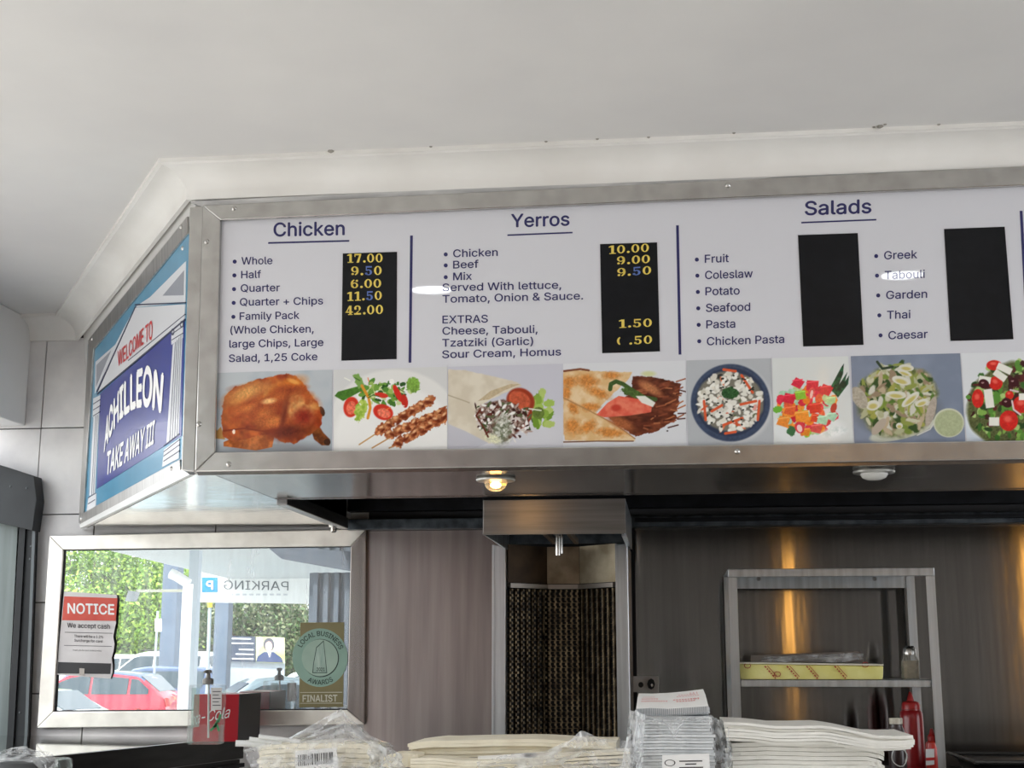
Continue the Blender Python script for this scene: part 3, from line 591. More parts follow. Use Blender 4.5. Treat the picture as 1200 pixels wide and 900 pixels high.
# 6 fruit salad
P = newpic(904.5, 994, 907, 1000.5, (214, 218, 216)); P.ell(946, 503, 44, 18, 0, (226, 230, 230), soft=.3)
for pts in ([(972, 456), (986, 430), (989, 426), (988, 438), (979, 462)], [(977, 460), (993, 436), (990, 448), (980, 464)], [(979, 463), (995, 440), (994, 450), (982, 466)], [(974, 458), (981, 440), (984, 436), (980, 458)]): P.poly(pts, (34, 96, 62), nz=.25, col2=(20, 52, 40), sc=4)
fr = [(222, 50, 76), (208, 40, 66), (236, 128, 44), (240, 146, 56), (150, 196, 70), (170, 210, 180), (190, 206, 150), (228, 92, 60), (206, 40, 46)]
for k in range(80): a = R1.uniform(0, 6.3); r = R1.random()**.5; P.ell(945+35*r*math.cos(a), 480+28*r*math.sin(a)-abs(0), R1.uniform(4, 7), R1.uniform(3, 5.5), R1.uniform(0, 180), R1.choice(fr), wob=.4, nz=.12)
def cube(x, y, s_, c, rot=15):
    a = math.radians(rot); P.poly([(x+s_*(math.cos(a)*u-math.sin(a)*v), y+s_*(math.sin(a)*u+math.cos(a)*v)*.85) for u, v in ((-1, -1), (1, -1), (1, 1), (-1, 1))], c, nz=.1); P.line([(x-s_, y-s_*.5), (x+s_*.9, y-s_*.75)], 1.2, tuple(min(255, v+40) for v in c))
for a in ((935, 449, 6, (214, 44, 70), 30), (952, 452, 7, (218, 48, 66), 5), (925, 467, 6.5, (214, 40, 64)), (968, 457, 6.5, (214, 42, 62), 25), (938, 463, 6, (140, 190, 60), 80), (940, 488, 8, (238, 146, 54), -8), (918, 494, 6.5, (236, 142, 56), 20), (926, 481, 6, (224, 96, 52)), (955, 478, 7, (216, 52, 44), 80), (957, 490, 6, (220, 70, 46)), (974, 469, 5, (176, 210, 150), 10), (964, 492, 6, (160, 206, 176)), (975, 488, 5.5, (164, 208, 180), 30), (944, 506, 5, (226, 134, 44)), (957, 502, 6, (214, 74, 76))): cube(*a)
P.ell(951, 461, 4, 7, 10, (226, 84, 84), nz=.2); P.ell(951, 462, 1.6, 5, 10, (246, 196, 186)); P.ell(937, 501, 5.5, 7, -20, (220, 60, 74)); P.ell(937, 502, 3, 4.5, -20, (246, 206, 206)); P.ell(977, 478, 3.5, 6, 20, (186, 60, 50)); P.ell(911, 480, 6, 4, 0, (110, 176, 60), wob=.6); P.ell(927, 505, 5, 6, 0, (60, 110, 70), wob=.6)
P.ell(978, 506, 14, 5, -10, (236, 240, 240), soft=.8, col2=(206, 216, 214), sc=3)
P.done('fruit salad picture')
# 7 caesar salad with dressing bowl
P = newpic(997, 1125, 1001.5, 1131.5, (128, 138, 156)); P.put(np.ones(P.X.shape)*.5, (138, 148, 168), col2=(120, 130, 148), sc=24)
P.ell(1052, 482, 50, 30, 0, (110, 116, 124), soft=.3); P.ell(1058, 504, 40, 10, -15, (196, 198, 184)); P.ell(1053, 470, 46, 44, 0, (150, 146, 112), soft=.15, wob=.4, nz=.3, col2=(96, 106, 60), sc=5)
for k in range(240):
    a = R1.uniform(0, 6.3); r = R1.random()**.55; P.ell(1052+45*r*math.cos(a), 468+41*r*math.sin(a), R1.uniform(3, 9), R1.uniform(1.5, 4), R1.uniform(0, 180), R1.choice([(176, 176, 140), (186, 168, 140), (120, 140, 60), (86, 116, 50), (160, 160, 80), (200, 198, 170), (56, 78, 40), (150, 130, 106), (206, 204, 190), (140, 150, 76)]), soft=.4, wob=.5)
for (x, y, a, b, c) in ((1056, 446, 11, 5, 15), (1050, 463, 12, 4.5, 5), (1067, 468, 13, 4.5, -40), (1023, 475, 8, 6, -10), (1062, 431, 9, 4, 5), (1080, 472, 8, 4, -20), (1054, 499, 4, 3.5, 0), (1060, 437, 9, 3, 20)): P.ell(x, y, a, b, c, (216, 214, 200)); P.ell(x, y+1, a*.6, b*.5, c, (196, 184, 110), soft=.6)
P.ell(1091, 482, 5, 18, 15, (176, 164, 150), nz=.1); P.ell(1030, 500, 5, 12, 40, (180, 166, 150)); P.ell(1007, 466, 8, 14, -30, (172, 164, 148), nz=.15); P.line([(1028, 424), (1034, 432), (1046, 430)], 3, (50, 66, 46)); P.line([(1075, 510), (1090, 503), (1098, 490)], 1.4, (206, 206, 200))
P.ell(1112, 495.5, 18, 17, 0, (206, 208, 186), soft=.05); P.ell(1112, 496, 16.5, 15.5, 0, (172, 180, 142), soft=.1, nz=.08)
P.done('caesar salad with dressing picture')
# 8 greek salad
P = newpic(1126, 1240, 1133, 1248, (218, 221, 224)); P.ell(1195, 500, 68, 34, 0, (206, 216, 226), soft=.2); P.ell(1195, 492, 62, 30, 0, (228, 232, 234), soft=.2)
P.ell(1190, 475, 56, 52, 0, (90, 96, 56), soft=.06, wob=.25, nz=.3)
for k in range(220):
    a = R1.uniform(0, 6.3); r = R1.random()**.5; P.ell(1188+54*r*math.cos(a), 470+46*r*math.sin(a), R1.uniform(2.5, 6), R1.uniform(1.5, 4), R1.uniform(0, 180), R1.choice([(60, 104, 44), (90, 140, 56), (130, 170, 80), (66, 36, 32), (44, 70, 34), (170, 196, 120), (90, 40, 38)]), wob=.6, soft=.3)
for (x, y, a, b, c) in ((1165, 428, 9, 6, 0), (1167, 449, 8, 8, 30), (1146, 467, 7, 11, 0), (1182, 493, 11, 12, 10), (1197, 474, 10, 10, 0), (1183, 463, 5, 5, 0), (1215, 450, 9, 8, 0), (1225, 490, 9, 9, 0)): P.ell(x, y, a, b, c, (206, 42, 34), nz=.12); P.ell(x-1, y-2, a*.4, b*.3, c, (232, 96, 80), soft=.8)
for (x, y, a, b, c) in ((1177, 432, 9, 4, 25), (1172, 440, 8, 4, 35), (1159, 467, 5, 11, -8), (1165, 494, 6, 5, 0), (1200, 465, 6, 4, 0), (1154, 445, 7, 4, 10)): P.poly([(x+a*u*math.cos(math.radians(c))-b*v*math.sin(math.radians(c)), y+a*u*math.sin(math.radians(c))+b*v*math.cos(math.radians(c))) for u, v in ((-1, -1), (1, -1), (1, 1), (-1, 1))], (234, 232, 222))
for (x, y) in ((1153, 450), (1188, 448), (1180, 472), (1210, 470)): P.ell(x, y, 6.5, 5.5, 30, (66, 26, 30)); P.ell(x-1.5, y-1.5, 1.6, 1, 0, (160, 120, 120))
P.line([(1186, 470), (1188, 480), (1196, 486)], 2, (226, 206, 206)); P.line([(1184, 457), (1193, 459)], 2, (214, 190, 196))
P.done('greek salad picture')

# ================================================================== angled welcome sign
ws = thing('welcome_sign', (-1.8, 4.3, 2.1), 'blue and teal angled welcome sign with painted temple columns at the corner', 'sign')
def sp(name, pts, m, f, b=.0, **k): return slab(name, SPLAY, pts, m, ws, f=f, b=b, **k)
TEAL = mat('teal_print', (72, 150, 186), .3, coat=.4, c2=(64, 140, 176), scale=6); BLUEP = mat('blue_print', (38, 52, 144), .3, coat=.3, c2=(33, 44, 132), scale=5)
SWH = mat('sign_white', (226, 228, 232), .3, coat=.4); SGR = mat('sign_grey', (146, 150, 160), .35, coat=.3); OUT = mat('sign_outline', (34, 38, 70), .5)
S_SIGN = steel('sign_rail_steel', (196, 194, 190), .34, .03, .3)
sp('sign_panel', [(103, 404), (222, 265), (214, 548), (94, 612)], TEAL, .002, -.01)
sp('frame_rail', [(104, 397), (219, 253.5), (219, 273.5), (110, 409)], S_SIGN, .009, .0025, bevel=.002)
sp('frame_rail', [(93, 616), (95.5, 602), (210, 538.5), (211, 553)], S_SIGN, .009, .0025, bevel=.002)
sp('frame_rail', [(103.5, 398), (109.5, 402), (97, 608), (92, 613)], S_SIGN, .0088, -.01, bevel=.002)
sp('lower_lip', [(94, 619), (93, 614.5), (213, 550), (222, 556)], mat('white_lip', (232, 232, 230), .35, .3), .012, -.006)
# temple artwork
sp('pediment_white', [(217.8, 306), (217.3, 354.5), (158, 360), (176, 348)], SWH, .0034)
sp('pediment_grey', [(215.3, 317), (215, 346), (190.5, 346.5)], SGR, .0042)
sp('pediment_white', [(157.5, 361), (135, 404), (112, 424), (111.2, 461)], SWH, .0034)
sp('pediment_grey', [(130, 411), (112.8, 428), (112.6, 453)], SGR, .0042)
sp('outline', [(158, 356.5), (217.3, 354), (217.3, 355.3), (157.5, 358)], OUT, .0046)
sp('entablature', [(158.5, 360.5), (216.8, 356.5), (216.2, 375.5), (113.5, 462)], SWH, .0040)
sp('outline', [(158, 359), (159.2, 359), (114, 459), (112.6, 459)], OUT, .0050)
sp('outline', [(216.4, 373.4), (216.3, 376), (113.4, 462.5), (113.5, 460.5)], OUT, .0050)
sp('outline', [(216.5, 368), (216.4, 369), (150, 423), (150, 422)], OUT, .0050)
sp('blue_field', [(216.3, 376), (212.5, 511), (191.8, 523), (113.2, 573), (117.4, 461)], BLUEP, .0036)
sp('column_base', [(192.2, 527), (210, 514), (209.4, 537), (189.8, 547.5)], SWH, .0046)
sp('column_shaft', [(202.6, 404), (213.6, 391), (209.4, 510), (195, 519)], SWH, .0044)
sp('column_capital', [(200.5, 385), (214.6, 371), (214, 396), (200.8, 404)], SWH, .0048)
for t in (.2, .4, .6, .8):
    xa, ya, xb, yb = 202.6+11*t, 404-13*t, 195+14.4*t, 519-9*t
    sp('flute', [(xa, ya), (xa+.9, ya-1), (xb+.9, yb-.6), (xb, yb)], SGR, .0054)
for y0, y1 in ((398, 392), (391, 384), (522, 510), (529, 517), (540, 530), (534, 523)):
    xl = 201 if y0 < 450 else 191.5; xr = 214 if y0 < 450 else 209.6
    sp('outline', [(xl, y0), (xr, y1-2), (xr, y1-1), (xl, y0+1)], OUT, .0056)
for cx, cy in ((202.3, 389), (212.8, 380)):
    mb = MB()
    for k in range(12):
        a, b = k/12*6.28, (k+1)/12*6.28; mb.quad(*[SPLAY.at(cx+r*math.cos(t)*.8, cy+r*math.sin(t)*1.6, .0058) for r, t in ((2.6, a), (2.6, b), (1.6, b), (1.6, a))])
    mb.build('volute', OUT, ws, fixn=False)
sp('column_shaft', [(109.5, 489), (115.8, 485), (111, 578), (104.6, 581)], SWH, .0044)
sp('column_capital', [(109.2, 467), (117.5, 463), (116, 485), (108.5, 489)], SWH, .0048)
sp('column_base', [(103.6, 583), (112.6, 578), (112, 594), (101.4, 600)], SWH, .0046)
for t in (.33, .66):
    xa, ya, xb, yb = 109.5+6.3*t, 489-4*t, 104.6+6.4*t, 581-3*t; sp('flute', [(xa, ya), (xa+.6, ya), (xb+.6, yb), (xb, yb)], SGR, .0054)
for y0 in (473, 480, 487, 583, 590): x_ = 109 if y0 < 500 else 103; sp('outline', [(x_, y0), (x_+8, y0-5), (x_+8, y0-4), (x_, y0+1)], OUT, .0056)
text('WELCOME TO', [(138, 429.5), (148, 421.5), (158, 411.5), (168, 403), (178.5, 396.5)], [(137.8, 412), (148, 404), (158, 394), (168, 384), (178.5, 375)], SPLAY, mat('sign_red', (206, 54, 52), .4), ws, off=.0056, bold=0.012)
text('ACHILLEON', [(121.5, 530), (130, 508), (141, 489), (156, 477), (170, 474), (189, 482)], [(124, 494), (130, 476), (141, 455), (156, 438), (172, 431), (192, 440)], SPLAY, WHITE, ws, off=.0052, bold=0.030)
text('TAKE AWAY III', [(124, 557), (180, 519)], [(124, 532), (180, 494)], SPLAY, WHITE, ws, off=.0052, bold=0.020, shear=.03)
for px, py in [(212, 266), (108, 397), (201, 549), (95, 608), (214, 291)]:
    c = SPLAY.at(px, py, .0095); MB().tube(c, c+SPLAY.n*.004, .007, .004, 10).build('screw', SCREW, ws)

# ================================================================== wall mirror
mr = thing('wall_mirror', (-1.74, 4.98, 1.34), 'wide steel framed mirror on the block wall reflecting the street', 'mirror')
MP = YP(4.992)
gm = bpy.data.materials.new('mirror_glass'); gm.use_nodes = True; N = gm.node_tree.nodes; L = gm.node_tree.links
pp = N['Principled BSDF']; pp.inputs['Base Color'].default_value = (.70, .74, .74, 1); pp.inputs['Metallic'].default_value = 1; pp.inputs['Roughness'].default_value = .004
df = N.new('ShaderNodeBsdfGlossy'); df.inputs['Color'].default_value = (.85, .87, .88, 1); df.inputs['Roughness'].default_value = .45
mx = N.new('ShaderNodeMixShader'); tc = N.new('ShaderNodeTexCoord'); mp = N.new('ShaderNodeMapping'); mp.inputs['Rotation'].default_value = (0, .5, 0); mp.inputs['Scale'].default_value = (9, 1, 1.2)
no = N.new('ShaderNodeTexNoise'); no.inputs['Scale'].default_value = 3; no.inputs['Detail'].default_value = 5
mrn = N.new('ShaderNodeMapRange'); mrn.inputs[1].default_value = .35; mrn.inputs[2].default_value = .75; mrn.inputs[3].default_value = .08; mrn.inputs[4].default_value = .26
L.new(tc.outputs['Object'], mp.inputs[0]); L.new(mp.outputs[0], no.inputs['Vector']); L.new(no.outputs[0], mrn.inputs[0]); L.new(mrn.outputs[0], mx.inputs[0])
L.new(pp.outputs[0], mx.inputs[1]); L.new(df.outputs[0], mx.inputs[2]); L.new(mx.outputs[0], N['Material Output'].inputs[0])
MG = Plane((0, YM, 0), (0, -1, 0))
slab('mirror_glass', MG, [(66, 638), (416, 634), (413, 840), (58, 842)], gm, mr, f=0, b=-.008)
M2 = YP(4.98)
def fr(pts, f=.012): slab('frame_rail', M2, pts, S_MIR, mr, f=f, b=-.016, bevel=.003)
fr([(58, 628), (429, 620), (411, 640), (74, 644)]); fr([(43.5, 853), (62.5, 834), (407, 832), (427, 849)]); fr([(58, 628), (74, 644), (62.5, 834), (43.5, 853)], .0118)
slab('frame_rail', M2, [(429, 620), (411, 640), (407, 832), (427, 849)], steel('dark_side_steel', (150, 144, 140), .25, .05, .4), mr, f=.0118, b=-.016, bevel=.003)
slab('inner_bead', M2, [(73, 644), (76, 645), (65, 834), (61.5, 834)], INK, mr, f=.002, b=-.014)
slab('inner_bead', M2, [(73, 643), (411, 639), (411, 641), (73, 645.5)], INK, mr, f=.002, b=-.014)
slab('inner_bead', M2, [(61, 832.5), (408, 830.5), (408, 832.5), (61, 835)], INK, mr, f=.002, b=-.014)

# notice taped on the mirror
NP = YP(4.978)
nt = thing('notice_poster', (-2.2, 4.975, 1.45), 'creased paper notice with a red heading taped on the left of the mirror', 'notice')
NPAP = mat('notice_paper', (226, 222, 220), .7, c2=(210, 205, 203), scale=8, bump=.15, bscale=9)
mb = MB(); G = []
for j in range(13):
    v = j/12; row = []
    for i in range(9):
        u = i/8; x = (75+62*u)*(1-v)+(66+64.5*u)*v; y = (693+4*u)*(1-v)+(790.5+5*u)*v
        x += (1.3*math.sin(v*23)*(u > .9)); d = .002*math.sin(u*5+v*3)*math.sin(v*4)+ .0035*u*u*math.sin(v*3.1)
        row.append(NP.at(x, y, .002+d))
    G.append(row)
G = np.array(G)
mb.grid(G); bk = G.copy(); bk[..., 1] += .0015; mb.grid(bk[:, ::-1]); mb.build('sheet', NPAP, nt, smooth=True, fixn=False)
# printed parts follow the bent sheet
def onsheet(x, y):
    v = (y-693)/100; v = min(1, max(0, v)); xl = 75-9*v; u = min(1, max(0, (x-xl)/(62+2.5*v))); d = .002*math.sin(u*5+v*3)*math.sin(v*4)+.0035*u*u*math.sin(v*3.1); return .002+d
class Bent:
    n = NP.n
    def at(s, x, y, off=0): return NP.at(x, y, onsheet(x, y)+off)
BN = Bent()
def bquad(name, p, m, nx=12, ny=7, off=.0012):
    g = [[BN.at(*((np.array(p[0])*(1-u)+np.array(p[1])*u)*(1-v)+(np.array(p[3])*(1-u)+np.array(p[2])*u)*v), off) for u in np.linspace(0, 1, nx)] for v in np.linspace(0, 1, ny)]
    return MB().grid(g).build(name, m, nt, fixn=False)
bquad('red_heading', [(75.2, 698.8), (137.8, 701), (135.6, 727.6), (72.6, 726.8)], mat('notice_red', (206, 76, 60), .6, c2=(214, 92, 76), scale=14))
bquad('black_band', [(68, 775.8), (130.2, 777.5), (129.2, 789.8), (67.2, 789.2)], mat('notice_black', (46, 44, 46), .6))
text('NOTICE', [(79, 718.6), (134, 720)], 11.5, BN, WHITE, nt, off=.0016, bold=0.020)
text('We accept cash', [(78.7, 735.2), (128.8, 736.8)], 5.4, BN, mat('grey_ink', (70, 66, 68), .6), nt, off=.0012, bold=0.012)
for a, l_ in (((87, 746.8, 121, 748), 'There will be a 1.2%'), ((87, 751.8, 120, 753), 'Surcharge for card')): text(l_, [(a[0], a[1]), (a[2], a[3])], 3, BN, MATS['grey_ink'], nt, off=.0012, bold=0.008)
for y, a, b in ((740.6, 76, 132), (756, 75, 131)): bquad('rule', [(a, y), (b, y+1.2), (b, y+1.8), (a, y+.6)], MATS['grey_ink'])
text('Thank you for your understanding', [(85, 762.6), (119, 763.4)], 1.8, BN, MATS['grey_ink'], nt, off=.0012)
slab('tape', NP, [(93, 783), (99, 783.4), (98.5, 791), (93, 791)], mat('tape', (190, 180, 170), .4), nt, f=.006, b=.0045)
# award sticker
aw = thing('award_sticker', (-1.24, 4.98, 1.36), 'olive and green finalist award sticker on the right of the mirror', 'sticker')
AP = YP(4.9835)
GRN = mat('award_green', (152, 184, 166), .3, c2=(136, 170, 152), scale=7, coat=.3); OLV = mat('award_olive', (136, 126, 84), .45, c2=(128, 118, 78), scale=9); AINK = mat('award_ink', (36, 58, 50), .5)
slab('backing', AP, [(352, 729.6), (403.3, 729.2), (402, 828.6), (350.4, 829)], OLV, aw, f=.0006)
MB().disc(AP, 375, 770.7, 32.4, 34.3, .0014, 0, 48).build('disc', GRN, aw)
MB().disc(AP, 375.6, 771.2, 21.6, 22.4, .0020, 0, 40).build('ring', AINK, aw)
MB().disc(AP, 374.8, 770.9, 21.2, 21.6, .0024, 0, 40).build('inner_disc', mat('award_pale', (172, 196, 178), .3, c2=(156, 182, 164), scale=7), aw)
slab('trophy', AP, [(370.6, 758.5), (379.4, 750.4), (383.4, 788.8), (366, 788.8), (367, 778)], AINK, aw, f=.0028)
slab('trophy', AP, [(371.2, 759.2), (379, 752), (382.6, 788), (367, 788), (367.8, 778)], mat('trophy_face', (186, 206, 192), .25, c2=(140, 170, 154), scale=14, stretch=(3, 1, .5)), aw, f=.0032)
text('2021', [(371, 786.4), (380.6, 786.4)], 4, AP, AINK, aw, off=.0036, bold=0.020)
def arc(cx, cy, rx, ry, a0, a1, n=14): return [(cx+rx*math.cos(math.radians(a)), cy-ry*math.sin(math.radians(a))) for a in np.linspace(a0, a1, n)]
text('LOCAL BUSINESS', arc(375, 771, 24.5, 26, 152, 22), arc(375, 771, 30, 31.5, 152, 22), AP, AINK, aw, off=.002, bold=0.012)
text('AWARDS', arc(375, 771, 29.8, 31.4, 240, 302), arc(375, 771, 24.4, 26, 240, 302), AP, AINK, aw, off=.002, bold=0.012)
text('FINALIST', [(354.5, 822.4), (395.4, 822)], 7.6, AP, mat('award_white', (214, 210, 190), .5), aw, off=.0014, bold=0.020)
for y in (811.2, 823.9): slab('rule', AP, [(351.5, y), (401, y-.4), (401, y+.4), (351.5, y+.6)], MATS['award_white'], aw, f=.0012)

# ================================================================== roller door beside the block wall
rd = thing('roller_door', (-2.55, 4.9, .9), 'grey roller door with dark guide channel at the left edge', 'roller door')
DG = mat('guide_dark', (34, 36, 38), .5, .3, c2=(26, 28, 30), scale=9); GG = mat('curtain_grey', (122, 132, 130), .5, c2=(104, 114, 112), scale=5, stretch=(6, 1, .4))
slab('housing', WALL, [(-60, 527), (0, 545), (40, 558), (43, 586), (38, 622), (22, 618), (-60, 600)], mat('housing_dark', (48, 51, 53), .5, .3, c2=(38, 40, 42), scale=6), rd, f=.07, b=.004, bevel=.003)
slab('guide_channel', WALL, [(23, 612), (42, 584), (31, 880), (7, 880)], DG, rd, f=.035, b=.004, bevel=.002)
slab('guide_lip', WALL, [(26, 616), (30, 612), (15, 880), (11, 880)], DG, rd, f=.045, b=.034)
slab('guide_lip', WALL, [(39, 590), (42.5, 588), (31.5, 880), (28, 880)], mat('guide_edge', (90, 94, 96), .4, .6), rd, f=.045, b=.034)
for i in range(4):
    xa, xb = -60+i*20, -41+i*20; sft = .3
    xa2, xb2 = xa-14, xb-14
    slab('slat', WALL, [(xa, 606), (min(xb+2, 23), 610), (min(xb2+2, 8), 888), (xa2, 888)], GG, rd, f=.022+.002*(i % 2), b=.004)
for px, py in ((36, 640), (35, 655), (31, 572), (23, 835), (12, 570)):
    c = WALL.at(px, py, .071 if py < 600 else .036); MB().tube(c, c+WALL.n*.002, .004, .003, 8).build('rivet', MATS['guide_edge'], rd)
q = WALL.at(37, 880)
MB().box(q[0]-.07, q[0]+.03, 4.90, WY-.02, q[2]-.02, q[2]+.012).build('foot_plate', SCREW, rd)

# ================================================================== vertical grill (gas kebab burner)
kg = thing('kebab_grill', (-.35, 4.6, 1.25), 'tall steel vertical kebab grill with dark mesh burners behind the counter', 'grill')
GP = YP(4.6)
def gat(px, y, py=700): return YP(y).at(px, py)[0]
gz = lambda py, y=4.6: YP(y).at(640, py)[2]
zt = gz(638)
xl0, xl1 = gat(577, 4.6, 760), gat(592.5, 4.6, 760); xr0, xr1 = gat(722.5, 4.6, 760), gat(737.5, 4.6, 760)
MB().box(xl0, xl1, 4.6, 4.64, 1.2, zt).build('side_post', S_POST, kg, bevel=.003); MB().box(xr0, xr1, 4.6, 4.64, 1.2, zt).build('side_post', S_POST, kg, bevel=.003)
MB().box(xl0-.001, xl0+.006, 4.592, 4.6, 1.2, zt).build('post_edge', S_POST, kg); MB().box(xr0+.0, xr0+.006, 4.592, 4.6, 1.2, zt).build('post_edge', S_POST, kg)
MB().box(xl0, xl0+.01, 4.641, 4.98, 1.2, zt).build('side_wall', S_CAP, kg); MB().box(xr1-.01, xr1, 4.641, 4.98, 1.2, zt).build('side_wall', S_CAP, kg)
# cap hood: open box
c0, c1 = YP(4.08).at(566, 600)[0], YP(4.08).at(733, 600)[0]; cz0 = YP(4.08).at(650, 626)[2]; cz1 = 2.066
MB().box(c0, c1, 4.08, 4.086, cz0, cz1).build('cap_front', S_CAP, kg, bevel=.001)
MB().box(c0, c0+.006, 4.087, 4.70, cz0, cz1).build('cap_side', S_POST, kg); MB().box(c1-.006, c1, 4.087, 4.70, cz0, cz1).build('cap_side', S_POST, kg)
MB().box(c0+.006, c1-.006, 4.087, 4.70, cz1-.006, cz1).build('cap_top', DARK, kg)
MB().box(c0+.007, c1-.007, 4.087, 4.10, cz0+.004, cz0+.012).build('cap_lip', S_POST, kg)
MB().box(c0+.01, c1-.01, 4.69, 4.70, zt+.01, cz1-.007).build('cap_back', GALV, kg)
MB().box(xr1-.005, c1-.007, 4.2, 4.60, cz0+.003, cz0+.009).build('cap_flap', S_POST, kg)
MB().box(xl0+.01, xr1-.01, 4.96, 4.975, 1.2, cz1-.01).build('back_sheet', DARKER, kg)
for px in (641, 668):
    x = gat(px, 4.4, 640); MB().box(x, x+.014, 4.25, 4.60, cz0+.012, cz0+.03).build('bracket', mat('bracket_bronze', (110, 96, 84), .4, .8), kg, bevel=.002)
# spit motor rod
x = YP(4.32).at(654, 640)[0]; za, zb = YP(4.32).at(654, 651)[2], YP(4.32).at(654, 624)[2]
MB().tube((x, 4.32, za), (x, 4.32, zb+.02), .0085, seg=14).build('spit_rod', SCREW, kg, smooth=True)
MB().tube((x+.012, 4.318, za+.006), (x+.012, 4.318, zb), .003, seg=8).build('rod_pin', SCREW, kg)
# three facets
fx = [(xl1+.001, 4.655), (gat(641, 4.78, 700), 4.78), (gat(679.5, 4.78, 700), 4.78), (xr0-.001, 4.655)]
zp0, zp1 = gz(681), gz(636); PLATES = [mat('brown_plate', (70, 56, 42), .4, .85, c2=(52, 42, 34), scale=14), mat('tan_plate', (150, 134, 112), .38, .85, c2=(120, 104, 84), scale=14), mat('pale_plate', (196, 184, 160), .42, .8, c2=(160, 146, 122), scale=14)]  # upper plates step from dark brown at left to pale at right
MESHM = mat('burner_mesh', (150, 132, 104), .45, .7, c2=(78, 66, 52), scale=30); 
for k in range(3):
    (xa, ya), (xb, yb) = fx[k], fx[k+1]; d = np.array([xb-xa, yb-ya]); Ln = np.hypot(*d); d /= Ln; n = np.array([d[1], -d[0]])
    def PT(s, o, z): return (xa+d[0]*s+n[0]*o, ya+d[1]*s+n[1]*o, z)
    def fb(mb, s0, s1, o0, o1, z0, z1): return mb.hexa([PT(s0, o1, z0), PT(s1, o1, z0), PT(s1, o0, z0), PT(s0, o0, z0)], [PT(s0, o1, z1), PT(s1, o1, z1), PT(s1, o0, z1), PT(s0, o0, z1)])
    fb(MB(), .001, Ln-.001, -.006, 0, zp0, zp1).build('upper_plate', PLATES[k], kg)
    fb(MB(), .001, Ln-.001, -.006, .014, zp0-.018, zp0-.003).build('ledge', mat('ledge_steel', (150, 142, 134), .35, .9), kg)
    fb(MB(), 0, Ln, -.014, -.010, 1.2, zp0-.02).build('burner_back', DARKER, kg)
    me = MB(); nb = 7 if k != 1 else 6
    for i in range(nb):
        s = (i+.5)*Ln/nb
        z = 1.26; j = 0
        while z < zp0-.024:
            o = .006 if (j % 2) else .001; s2 = s+(.0022 if j % 2 else -.0022); fb(me, s2-.0032, s2+.0032, -.006+o, .0+o, z, z+.0082); z += .0092; j += 1
        fb(me, s-.0018, s+.0018, -.007, -.003, 1.22, zp0-.02)
    z = 1.27
    while z < zp0-.03: fb(me, 0, Ln, -.0095, -.0075, z, z+.0012); z += .0184
    me.build('burner_mesh', MESHM, kg, kind=None)
q = YP(4.62).at(630, 868)
MB().lathe((q[0], 4.62, q[2]-.006), [(.010, -.06), (.010, 0), (.013, .003), (.013, .012), (.008, .017), (.001, .018)], 12).build('gas_knob', mat('maroon_knob', (90, 30, 40), .35), kg, smooth=True)

# socket plate
so = thing('socket_plate', (0, 4.99, 1.4), 'small steel twin socket plate with one black plug on the wall', 'socket')
SP = YP(WY-.007)
slab('plate', SP, [(741, 792.5), (772, 792.5), (772, 811), (741, 811)], mat('plate_steel', (214, 210, 206), .45, .3), so, f=.006, bevel=.002)
MB().disc(SP, 751, 802.5, 3, 3.3, .0075, .004, 14).build('socket_hole', INK, so)
MB().disc(SP, 763, 801.5, 4.6, 6.5, .022, .004, 8).build('plug', INK, so, bevel=.002); MB().disc(SP, 764, 803, 1.5, 2, .024, .02, 10).build('plug_pin', SCREW, so)

# ================================================================== standing steel shelf
sh = thing('wire_free_shelf', (.5, 4.7, 1.2), 'open stainless steel shelf rack against the back wall', 'shelf')
sh.name = 'shelf_rack'
S_SH = steel('shelf_steel', (214, 221, 226), .36, .03, 0)
P4 = YP(4.5)
X0, X1 = P4.at(853, 668)[0], P4.at(1095, 668)[0]; ZT = P4.at(970, 666)[2]; ZB = 1.237
MB().box(X0, X1, 4.5, 4.512, ZT-.026, ZT).build('front_rail', S_SH, sh, bevel=.0015)
MB().box(X0, X1, 4.513, 4.90, ZT-.003, ZT).build('top_panel', S_SH, sh)
MB().box(X0+.01, X1-.01, 4.88, 4.888, ZT-.045, ZT-.004).build('rear_rail', S_SH, sh)
for x, y, nm in ((X0, 4.5, 0), (X1-.028, 4.5, 1), (X0, 4.872, 2), (X1-.028, 4.872, 3)):
    zt_ = ZT-.027 if y < 4.6 else ZT-.004
    fx0 = x if nm in (0, 2) else x+.0255
    mb = MB().box(x, x+.028, y, y+.0025, ZB, zt_); mb.box(fx0, fx0+.0025, y+.0026, y+.026, ZB, zt_); mb.build('leg', S_SH, sh)
for px in (889, 1025):
    q = YP(4.88).at(px, 678.5); MB().tube((q[0], 4.88, q[2]), (q[0], 4.868, q[2]), .008, .006, 8).build('bolt', SCREW, sh, smooth=True)
zs = P4.at(980, 797)[2]
MB().box(X0+.03, X1-.001, 4.515, 4.87, zs-.022, zs).build('shelf', S_SH, sh, bevel=.0015)
